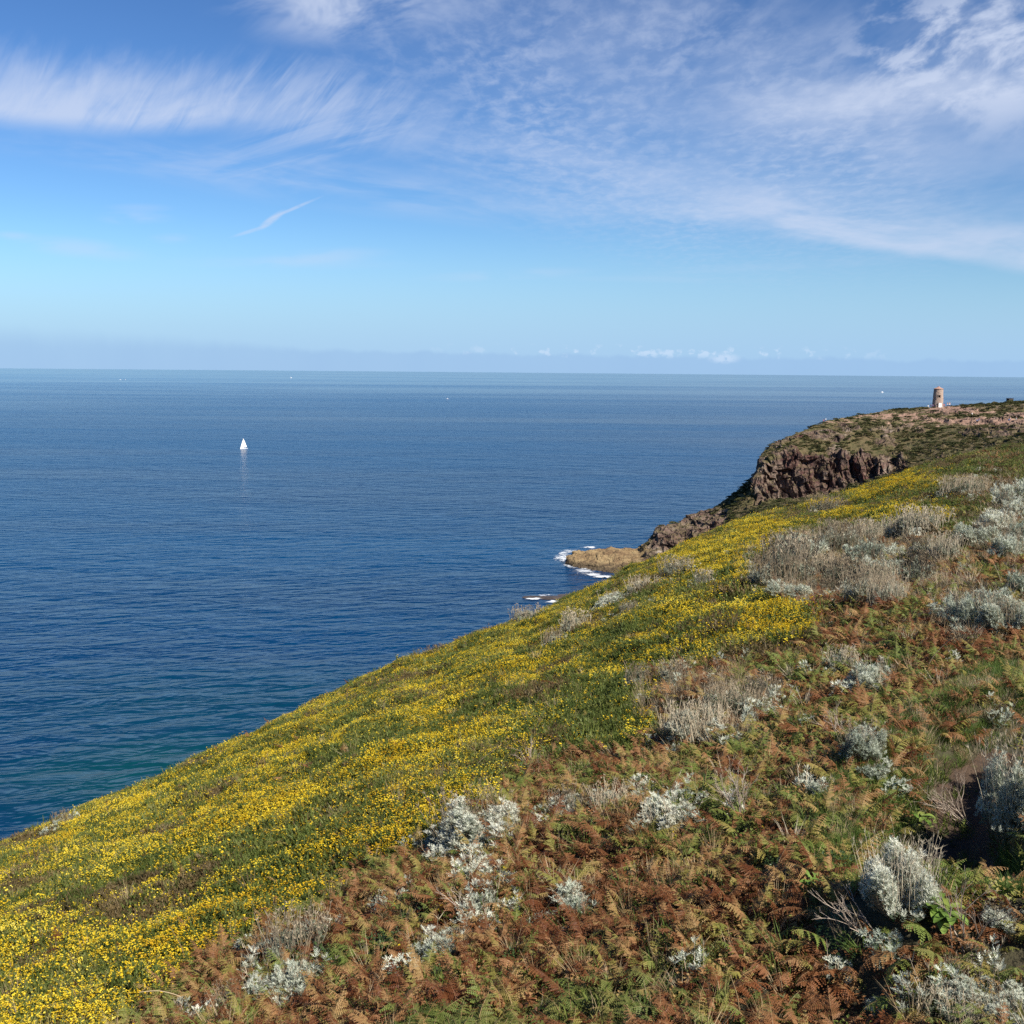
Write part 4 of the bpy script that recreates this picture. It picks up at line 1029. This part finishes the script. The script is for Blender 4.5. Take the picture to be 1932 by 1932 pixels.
q = HF[:, 0]; wgt = area*(upz > .45)*np.clip(1-h_rock[q]*1.1, 0, 1)*np.clip(1-h_topo[q]*.8, 0, 1)*np.clip(1-h_shelf[q], 0, 1)*np.clip(1-soil[q]*1.1, 0.10, 1)*(h_seg[q] > .9)*(h_seg[q] < 6)
ff = fbm(ctr*np.array([.06, .06, .06]), 4); wgt = wgt*np.clip(.6+1.5*ff, .22, 1)
pu2, pv2 = proj(ctr); wgt *= (pu2 < 2100)
idx = RNG.choice(len(ctr), 9000, p=wgt/wgt.sum()); P = ctr[idx] + RNG.normal(0, .3, (len(idx), 3))*np.array([1, 1, 0])
scatter('heath', P - np.array([0, 0, .12]), RNG.integers(0, 4, len(P)), upright(len(P), .15), iso(RNG.lognormal(-.35, .35, len(P)), .3)*np.array([1, 1, .75]), c_heath, 'low heath and heather covering the headland between bare rock', 'heath')
# rocky cliff ledges carry some green too
random.seed(21)
BUSH = [(1745, 772, 24), (1765, 776, 17), (1722, 774, 12), (1700, 779, 10), (1690, 784, 12), (1712, 786, 12), (1640, 788, 9), (1660, 783, 8), (1820, 779, 22), (1838, 787, 20), (1808, 785, 18), (1795, 791, 15),
        (1862, 781, 14), (1885, 775, 18), (1905, 772, 16), (1870, 788, 10), (1885, 787, 12), (1915, 766, 16), (1895, 765, 14), (1870, 764, 14), (1850, 763, 13), (1835, 764, 12), (1820, 765, 10), (1806, 767, 8),
        (1925, 778, 14), (1778, 803, 10), (1845, 806, 22), (1880, 806, 24), (1910, 812, 22), (1735, 812, 18), (1700, 822, 16), (1660, 815, 18), (1620, 820, 15), (1580, 822, 12), (1550, 815, 12), (1530, 830, 10), (1640, 835, 14), (1700, 840, 16), (1750, 835, 16),
        (1800, 838, 14), (1650, 797, 12), (1600, 800, 10), (1570, 803, 9), (1625, 805, 9), (1770, 818, 12), (1500, 840, 8), (1470, 852, 7), (1600, 850, 10), (1560, 845, 9), (1690, 862, 12), (1730, 855, 13), (1410, 930, 10), (1395, 945, 11), (1420, 955, 10), (1405, 975, 12), (1385, 985, 9)]
sm = crown_stem(1, .55).mesh('stem', [M['deadwood']])
for i, (u, v, w) in enumerate(BUSH):
    h_, _ = hit(HB, u, v)
    if h_ is None: continue
    s_ = w*.5/1932/F*h_.y
    o = empty('heath_bush', h_ - Vector((0, 0, .1)), rv(0, 6.28), (s_, s_, s_*rv(.5, .75)))
    tag(o, 'dark green low bush on the trodden headland top near the tower' if v < 795 else ('dark bush on the rocky slope beside the cliff foot' if u < 1430 else 'dark green low bush on the heath slope above the cliff'), 'bush', 'low bushes on the headland')
    link('crown', domes[i % 4], o); link('stem', sm, o)

# ------------------------------------------------------------------ the round tower
m_stone, n, b = newmat('tower_stone')
oc = n.node('ShaderNodeTexCoord').outputs['Object']
sp = n.node('ShaderNodeSeparateXYZ'); n.put(sp.inputs[0], oc)
cb = n.node('ShaderNodeCombineXYZ'); n.put(cb.inputs[0], n.mul(n.m('ARCTAN2', sp.outputs[0], sp.outputs[1]), 1.9)); n.put(cb.inputs[1], sp.outputs[2])
bt = n.node('ShaderNodeTexBrick'); n.put(bt.inputs[0], cb.outputs[0]); bt.inputs['Scale'].default_value = 2.6; bt.inputs['Color1'].default_value = (.44, .285, .21, 1); bt.inputs['Color2'].default_value = (.35, .23, .17, 1); bt.inputs['Mortar'].default_value = (.36, .30, .24, 1)
f = n.noise(oc, 1.1, 5, .65); f2 = n.noise(oc, 5, 4, .6)
c = n.mix(n.mul(n.smooth(f, .45, .7), .7), bt.outputs[0], (.42, .36, .30, 1)); c = n.mix(n.mul(n.smooth(f2, .5, .7), .35), c, (.2, .145, .11, 1))
n.put(b.inputs['Base Color'], c); b.inputs['Roughness'].default_value = .9; n.put(b.inputs['Normal'], n.bump(n.add(f2, bt.outputs[1]), .6, .08))
M['roofstone'] = simple('roof_stone', (.36, .215, .165), .9, .25, 3.)
M['white'] = simple('white_paint', (.78, .76, .72), .6, .05, 2.)
M['dark'] = simple('dark_void', (.012, .011, .012), .8, .1)
th, _ = hit(HB, 1769, 766.5)
tb = down(th.x, th.y); TW = empty('stone_tower', tb - Vector((0, 0, .35)), 0); tag(TW, 'old round stone tower standing alone on the headland', 'tower')
HT = 40.5/1932/F*tb.y*.86; RB = 2.1
KT = 40; prof_r = lambda z: RB*(1.0 - .17*(z/HT)**1.0)
rws = np.linspace(0, HT, 26); V = []; Fc = []
da = math.atan2(-tb.x, -tb.y)       # direction from the tower to the viewer, as an angle about z from +Y
def tq_(j): return 2*PI*j/KT + da
wi = (1, 2); di = (0, 1, 2)
hole = {(r_, j) for r_ in range(25) for j in range(KT) if 14 <= r_ < 17 and j in (37, 38, 39)}
for r_ in rws:
    for j in range(KT):
        q = tq_(j); rr = prof_r(r_) + .035*math.sin(7*q+r_*2) + rv(-.03, .03); V.append((rr*math.sin(q), rr*math.cos(q), r_))
for i in range(25):
    for j in range(KT):
        if (i, j) not in hole: Fc.append([i*KT+j, i*KT+(j+1) % KT, (i+1)*KT+(j+1) % KT, (i+1)*KT+j][::-1])
wall = link('wall', mesh_np('wall', V, Fc, [m_stone], smooth=False), TW)
mb = MB(); RT = prof_r(HT); mb.lathe([(RT-.1, HT-.05), (RT+.16, HT-.03), (RT+.17, HT+.12), (RT-.25, HT+.30), (RT*.45, HT+.62), (.35, HT+.85), (.33, HT+1.0), (.05, HT+1.08)], 32); mb.build('roof', M['roofstone'], TW)
q = tq_(38.5); zc = (rws[14]+rws[17])/2; mb = MB(); rr = prof_r(zc)
mb.box((math.sin(q)*(rr-.35), math.cos(q)*(rr-.35), zc), (.8, .06, .95), 0, -q); wd = mb.build('window', M['dark'], TW)
mb = MB(); 
for dx_ in (-.46, .46): mb.box((math.sin(q)*(rr-.02)+math.cos(q)*dx_, math.cos(q)*(rr-.02)-math.sin(q)*dx_, zc), (.10, .16, .92), 0, -q)
for dz_ in (-.5, .5): mb.box((math.sin(q)*(rr-.02), math.cos(q)*(rr-.02), zc+dz_), (1.06, .18, .12), 0, -q)
mb.build('frame', m_stone, wd)
q = tq_(37.2); mb = MB(); rr = prof_r(.9)+.04; mb.box((math.sin(q)*rr, math.cos(q)*rr, 1.05), (1.25, .22, 1.75), 0, -q); dr = mb.build('door', M['white'], TW)
mb = MB(); 
for dx_ in (-.68, .68): mb.box((math.sin(q)*rr+math.cos(q)*dx_, math.cos(q)*rr-math.sin(q)*dx_, 1.05), (.12, .30, 1.8), 0, -q)
mb.box((math.sin(q)*rr, math.cos(q)*rr, 2.0), (1.5, .32, .12), 0, -q); mb.build('frame', m_stone, dr)

# ------------------------------------------------------------------ people
M['skin'] = simple('skin', (.48, .29, .21), .6, .05); M['hair'] = simple('hair', (.05, .03, .02), .7, .2)
CL = {k: simple('cloth_' + k, c, .85, .1) for k, c in dict(white=(.75, .74, .72), blue=(.09, .16, .36), black=(.02, .02, .025), grey=(.22, .23, .25), purple=(.14, .09, .28), red=(.5, .10, .09), sand=(.42, .34, .24), sky=(.35, .48, .62)).items()}
def skin(name, verts, edges, rad, mat, sub=1):
    me = bpy.data.meshes.new(name); me.from_pydata(verts, edges, []); o = bpy.data.objects.new(name, me); COL.objects.link(o)
    md = o.modifiers.new('s', 'SKIN'); s2 = o.modifiers.new('d', 'SUBSURF'); s2.levels = sub; s2.render_levels = sub
    for d_, r_ in zip(me.skin_vertices[0].data, rad): d_.radius = r_ if hasattr(r_, '__len__') else (r_, r_)
    me.skin_vertices[0].data[0].use_root = True
    bpy.context.view_layer.update(); dg = bpy.context.evaluated_depsgraph_get(); ev = bpy.data.meshes.new_from_object(o.evaluated_get(dg)); ev.name = name
    bpy.data.objects.remove(o); ev.materials.clear(); ev.materials.append(mat)
    for p_ in ev.polygons: p_.use_smooth = True
    return ev
def figure(sit):
    """joint positions (x right, y forward, z up)"""
    if sit: hz = .47; knee = lambda s: (s*.12, .42, .50); ank = lambda s: (s*.11, .46, .07); toe = lambda s: (s*.12, .64, .04)
    else: hz = .90; knee = lambda s: (s*.11, .03, .49); ank = lambda s: (s*.11, -.02, .08); toe = lambda s: (s*.13, .16, .04)
    b0 = hz
    J = dict(pel=(0, 0, b0), chest=(0, .01, b0+.36), neck=(0, 0, b0+.57), head=(0, .02, b0+.70), crown=(0, .01, b0+.82), nose=(0, .12, b0+.69))
    for s, t in ((-1, 'l'), (1, 'r')):
        J['hip'+t] = (s*.10, 0, b0-.05); J['kn'+t] = knee(s); J['an'+t] = ank(s); J['to'+t] = toe(s)
        J['sh'+t] = (s*.19, 0, b0+.50); J['el'+t] = (s*.25, -.02+.1*sit, b0+.22); J['wr'+t] = (s*(.24-.05*sit), .10+.2*sit, b0-.0+.1*sit); J['ha'+t] = (s*(.23-.06*sit), .14+.26*sit, b0-.09+.15*sit)
    return J
FIG = {}
for sit in (0, 1):
    J = figure(sit); K = list(J); I = {k: i for i, k in enumerate(K)}
    E = [('pel', 'chest'), ('chest', 'neck'), ('neck', 'head'), ('head', 'crown'), ('head', 'nose')]
    for t in 'lr': E += [('pel', 'hip'+t), ('hip'+t, 'kn'+t), ('kn'+t, 'an'+t), ('an'+t, 'to'+t), ('neck', 'sh'+t), ('sh'+t, 'el'+t), ('el'+t, 'wr'+t), ('wr'+t, 'ha'+t)]
    R_ = dict(pel=(.15, .11), chest=(.16, .11), neck=(.06, .06), head=(.085, .1), crown=(.065, .075), nose=(.02, .02))
    def rr_(k):
        if k in R_: return R_[k]
        return {'hip': (.09, .09), 'kn': (.06, .06), 'an': (.04, .04), 'to': (.035, .03), 'sh': (.06, .06), 'el': (.042, .042), 'wr': (.03, .03), 'ha': (.04, .022)}[k[:2] if k[:3] != 'hip' else 'hip']
    body = skin('person', [J[k] for k in K], [(I[a], I[b_]) for a, b_ in E], [rr_(k) for k in K], M['skin'])
    # fingers and thumb on each hand, merged into the body mesh
    mb = MB()
    for s, t in ((-1, 'l'), (1, 'r')):
        h_ = np.array(J['ha'+t]); w_ = np.array(J['wr'+t]); d = unit(h_-w_)
        for k in range(4):
            o_ = h_ + np.array([0, 1, 0])*(k-1.5)*.018; mb.tube([o_, o_+d*.045, o_+d*(.075+.008*(k in (1, 2)))+np.array([-s*.012, 0, 0])], [.009, .008, .006], 5)
        mb.tube([w_+d*.03, w_+d*.05+np.array([0, .035, 0]), w_+d*.085+np.array([0, .045, 0])], [.011, .009, .007], 5)
    bm = bmesh.new(); bm.from_mesh(body); tmp = mb.mesh('hand', [M['skin']]); bm.from_mesh(tmp); bm.to_mesh(body); bm.free(); bpy.data.meshes.remove(tmp)
    def sub_(keys, edges, f, mat, nm):
        I2 = {k: i for i, k in enumerate(keys)}; return lambda mat: skin(nm, [J[k] for k in keys], [(I2[a], I2[b_]) for a, b_ in edges], [tuple(q*f+.012 for q in rr_(k)) for k in keys], mat)
    shirt = sub_(['chest', 'pel', 'neck', 'shl', 'shr', 'ell', 'elr'], [('chest', 'pel'), ('chest', 'neck'), ('neck', 'shl'), ('neck', 'shr'), ('shl', 'ell'), ('shr', 'elr')], 1.05, None, 'shirt')
    trou = sub_(['pel', 'hipl', 'hipr', 'knl', 'knr', 'anl', 'anr'], [('pel', 'hipl'), ('pel', 'hipr'), ('hipl', 'knl'), ('hipr', 'knr'), ('knl', 'anl'), ('knr', 'anr')], 1.08, None, 'trousers')
    hb = MB(); c0 = np.array(J['head'])+np.array([0, -.015, .03]); hb.lathe([(.108, -.02), (.112, .03), (.10, .08), (.065, .125), (.01, .14)], 14, 0, c0); hair = hb.mesh('hair', [M['hair']], True)
    FIG[sit] = (body, shirt, trou, hair)
def person(u, v, sit, top, bottom, label, face=None, sc_=1.):
    h_, _ = hit(HB, u, v)
    if h_ is None: return
    g_ = down(h_.x, h_.y) or h_
    body, shirt, trou, hair = FIG[sit]
    o = link('person', body, None, g_ - Vector((0, 0, .05))); o.rotation_euler = (0, 0, face if face is not None else rv(0, 6.28)); o.scale = (sc_,)*3
    tag(o, label, 'person', 'walkers on the headland')
    link('shirt', shirt(CL[top]), o); link('trousers', trou(CL[bottom]), o); link('hair', hair, o)
person(1787.5, 766, 0, 'sky', 'black', 'person in a pale blue top standing right of the tower, left of a pair', 2.9)
person(1791.5, 766.5, 0, 'white', 'blue', 'person in a white top standing right of the tower, right of a pair', 3.4)
person(1751, 765.5, 1, 'white', 'grey', 'person in a white top sitting left of the tower, farthest from it', 3.)
person(1756, 765.5, 1, 'black', 'grey', 'person in dark clothes sitting left of the tower, middle one', 3.3)
person(1759.5, 765.5, 1, 'purple', 'black', 'person in a dark top sitting close to the left side of the tower', 2.7)
person(1781, 766.5, 1, 'red', 'grey', 'person in a reddish top sitting at the right foot of the tower', 3.1)
person(1834, 784, 0, 'white', 'sand', 'person in pale clothes standing in the dark bushes right of the tower', 3.)
person(1847, 795, 1, 'purple', 'grey', 'person in a purple top sitting on the path, right one', 2.5)
person(1843, 797, 1, 'blue', 'black', 'person in a blue top sitting on the path, left one', 3.6)
person(1905, 794, 0, 'white', 'blue', 'person in a white top walking on the path near the right edge', 1.8)
person(1917, 794, 0, 'sky', 'sand', 'person in a pale blue top at the right edge of the path', 1.4)
person(1554, 794, 1, 'red', 'grey', 'person in a red top sitting at the seaward end of the headland top', 1.2)
person(1558, 793.8, 1, 'white', 'blue', 'person in a white top sitting beside the one in red', 1.)
# dark hut on the skyline
h_, _ = hit(HB, 1905, 759.5)
if h_:
    g_ = down(h_.x, h_.y); o = empty('stone_hut', g_ - Vector((0, 0, .4)), .2); tag(o, 'small dark square hut on the heath skyline at the far right', 'hut')
    M['hutw'] = simple('hut_wall', (.055, .045, .045), .9, .3, 2.)
    mb = MB(); mb.box((0, 0, 1.0), (1.9, 1.9, 2.0)); mb.build('wall', M['hutw'], o); mb = MB(); mb.box((0, 0, 2.06), (2.2, 2.2, .12)); mb.build('roof', M['hutw'], o)
    mb = MB(); mb.box((.1, -.97, .9), (.6, .06, 1.2)); mb.build('door', M['dark'], o)

# ------------------------------------------------------------------ boats
M['gel'] = simple('boat_white', (.82, .82, .82), .35, .03, 1.); M['sail'] = simple('sail_cloth', (.86, .85, .81), .8, .03, .5); M['alu'] = simple('mast_metal', (.6, .6, .62), .4, .05, 2., .5, .6); M['glass'] = simple('boat_glass', (.02, .03, .04), .15, .1)
def hull(L, Bm, H, name, parent):
    mb = MB(); n_ = 13; k = 9; V = []
    for i in range(n_):
        t = i/(n_-1); w = Bm*.5*(max(0., 1-(max(0, t-.35)/.65)**2.2))*(.82+.18*min(1, t/.35)) + .01; sh = H*(.82+.35*t*t); x = L*(t-.5)
        for j in range(k):
            a = -1+2*j/(k-1); V.append((x + (.25*abs(a)**2*t*t), w*np.sign(a)*abs(a)**.6, -.25 + (sh+.25)*abs(a)**2.2))
    Fc = [[i*k+j, (i+1)*k+j, (i+1)*k+j+1, i*k+j+1] for i in range(n_-1) for j in range(k-1)]
    Fc += [[i*k, i*k+k-1, (i+1)*k+k-1, (i+1)*k] for i in range(n_-1)] + [list(range(k))]
    mb.add(V, Fc); return mb.build(name, M['gel'], parent, False)
sx, sy = polar(460, 847); SB = empty('sailboat', (sx, sy, 0), math.radians(180+48), (.74, .74, .74)); tag(SB, 'white sailing yacht under full sail alone on the blue sea', 'sailboat')
hull(8.4, 2.6, .95, 'hull', SB)
mb = MB(); mb.box((-.2, 0, 1.15), (2.8, 1.5, .5)); mb.box((.9, 0, 1.08), (1.2, 1.2, .3)); cb_ = mb.build('cabin', M['gel'], SB)
mb = MB(); 
for e in (-1, 1): mb.box((-.2, e*.755, 1.2), (1.8, .02, .2))
mb.build('window', M['glass'], cb_)
mb = MB(); mb.tube([(.7, 0, .9), (.6, 0, 11.2)], [.09, .06], 8); mb.build('mast', M['alu'], SB)
mb = MB(); mb.tube([(.65, 0, 1.9), (-3.3, .75, 1.9)], [.07, .05], 6); mb.build('boom', M['alu'], SB)
def sailsheet(fn, name):
    V = []; n_ = 12
    for e in (.02, -.02):
        for i in range(n_+1):
            for j in range(n_+1): 
                p = np.array(fn(i/n_, j/n_)); V.append(p + np.array([0, e, 0]))
    o_ = (n_+1)**2; Fc = [[i*(n_+1)+j, i*(n_+1)+j+1, (i+1)*(n_+1)+j+1, (i+1)*(n_+1)+j] for i in range(n_) for j in range(n_)]
    Fc += [[o_+q for q in f[::-1]] for f in Fc]
    mb = MB(); mb.add(V, Fc); return mb.build(name, M['sail'], SB, True)
sailsheet(lambda a, b_: (.55-.05*a - 3.8*(1-a)**.85*b_, .72*b_*(1-a)+.35*math.sin(PI*b_)*(1-a), 2.05+8.9*a), 'mainsail')
sailsheet(lambda a, b_: (4.1-3.3*a - 2.9*(1-a)*b_, .5*b_*(1-a)+.4*math.sin(PI*b_)*(1-a), 1.15+8.6*a), 'jib')
mb = MB(); mb.tube([(4.15, 0, 1.1), (.6, 0, 11.0)], .015, 4); mb.tube([(-4.1, 0, .95), (.6, 0, 11.1)], .015, 4); mb.build('rigging', M['alu'], SB)
def motorboat():
    o = empty('motorboat'); hull(8.5, 2.8, 1.1, 'hull', o)
    mb = MB(); mb.box((.2, 0, 1.55), (2.6, 1.9, 1.1)); mb.box((-.2, 0, 2.35), (2.2, 1.8, .5)); mb.build('cabin', M['gel'], o)
    mb = MB(); mb.box((1.52, 0, 1.75), (.06, 1.6, .5)); mb.build('windscreen', M['glass'], o)
    mb = MB(); mb.tube([(-.3, 0, 2.6), (-.4, 0, 4.2)], .04, 5); mb.build('mast', M['alu'], o); return o
MBT = motorboat()
for i, (u, v, s_, r_, lab) in enumerate(((227, 716.5, .9, .3, 'tiny white motorboat near the horizon at far left, left of a close pair'), (236.5, 717, 1.0, 2.7, 'tiny white motorboat near the horizon at far left, right of a close pair'),
        (549, 713, 1.6, .4, 'tiny white motorboat just below the horizon above and right of the sailing yacht'), (844, 753, .75, 2.9, 'tiny white motorboat in open water left of the picture centre'), (1664, 740.5, 1.25, .2, 'tiny white motorboat on the sea left of the stone tower'))):
    o = MBT if i == 0 else copy_tree(MBT); x_, y_ = polar(u, v); o.location = (x_, y_, 0); o.rotation_euler = (0, 0, r_); o.scale = (s_,)*3; tag(o, lab, 'boat', 'small motorboats far out on the sea')

# ------------------------------------------------------------------ surf and skerries
m_foam, n, b = newmat('surf_foam')
geo = n.node('ShaderNodeNewGeometry').outputs['Position']; f = n.add(n.mul(n.noise(geo, .22, 5, .7, 1.2), .6), n.mul(n.noise(geo, 1.1, 4, .7), .4))
dn_ = n.attr('foam').outputs['Fac']; al = n.mul(n.smooth(n.add(f, n.mul(dn_, .52)), .76, .96), .92)
n.put(b.inputs['Alpha'], al); b.inputs['Base Color'].default_value = (.82, .85, .87, 1); b.inputs['Roughness'].default_value = .8
SURF = [(1060, 1053, 24, 14, .74), (1064, 1044, 20, 6, .72), (1080, 1064, 28, 12, .76), (1104, 1078, 34, 8, .76), (1080, 1040, 30, 5, .7), (1112, 1033, 20, 3, .9), (1140, 1089, 26, 4, .95), (1120, 1084, 26, 5, .8), (1008, 1130, 20, 2.6, 1.1), (1050, 1136, 26, 3, 1.05), (1078, 1131, 22, 4, 1.05), (1092, 1126, 18, 3, .95), (1030, 1124, 36, 2.5, .7)]
x0, y0 = polar(985, 1140); x1, y1 = polar(1180, 1022); gx = np.linspace(x0-14, x1+14, 180); gy = np.linspace(y0-20, y1+14, 130)
GX, GY = np.meshgrid(gx, gy, indexing='ij'); gxf, gyf = GX.ravel(), GY.ravel(); zz_ = .12 + .14*fbm2(gxf, gyf, .25, 3, 2.)
u_, v_ = proj(np.stack([gxf, gyf, 0*gxf], 1)); dn = np.zeros(len(gxf))
for (a, b_, w, h, k_) in SURF: dn = np.maximum(dn, k_*np.exp(-(((u_-a)/w)**2 + ((v_-b_)/h)**2)))
q_ = (dn > .12).reshape(GX.shape); i, j = np.meshgrid(np.arange(179), np.arange(129), indexing='ij'); kk = (q_[:-1, :-1] & q_[1:, 1:])
a = (i*130+j)[kk]; me = mesh_np('surf', np.stack([gxf, gyf, zz_ + .5*dn*np.clip(fbm2(gxf, gyf, .4, 3), 0, 1)], 1), np.stack([a, a+130, a+131, a+1], 1), [m_foam], smooth=True)
at = me.attributes.new('foam', 'FLOAT', 'POINT'); at.data.foreach_set('value', dn.astype(np.float32))
tag(link('surf', me), 'white surf breaking round the rock shelf and skerries', 'surf', None, 'stuff')
m_wet = simple('wet_rock', (.075, .055, .04), .5, .5, .6)
for i, (u, v, L_, W_, H_, lab) in enumerate(((1012, 1127, 9, 4, .3, 'low dark skerry awash in white surf, farthest out'), (1045, 1128, 12, 5, .3, 'low dark skerry awash in surf, between the outer one and the slope'), (1082, 1124, 9, 5, .3, 'brown skerry in surf beside the yellow slope'))):
    x_, y_ = polar(u, v); random.seed(i); bm = bmesh.new(); bmesh.ops.create_icosphere(bm, subdivisions=4, radius=1)
    co = np.array([vv.co[:] for vv in bm.verts]); d_ = 1+.45*fbm(co*1.3+i*9, 4); bk_ = np.round(co[:, 2]*d_*4)/4
    for vv, q, w, t in zip(bm.verts, co, d_, bk_): vv.co = (q[0]*w*L_*.5, q[1]*w*W_*.5, t*H_)
    me = bpy.data.meshes.new('skerry'); bm.to_mesh(me); bm.free(); me.materials.append(m_wet); o = link('skerry', me, None, (x_, y_, -.1)); tag(o, lab, 'rock', 'skerries off the shelf')

# ------------------------------------------------------------------ render settings
SC.view_settings.view_transform = 'Standard'; SC.view_settings.look = 'None'; SC.view_settings.exposure = .72; SC.view_settings.gamma = 1
SC.render.engine = 'CYCLES'
cy_ = SC.cycles; cy_.max_bounces = 5; cy_.diffuse_bounces = 3; cy_.glossy_bounces = 2; cy_.transmission_bounces = 2; cy_.transparent_max_bounces = 8; cy_.use_denoising = False
cy_.caustics_reflective = False; cy_.caustics_refractive = False; cy_.sample_clamp_indirect = 4
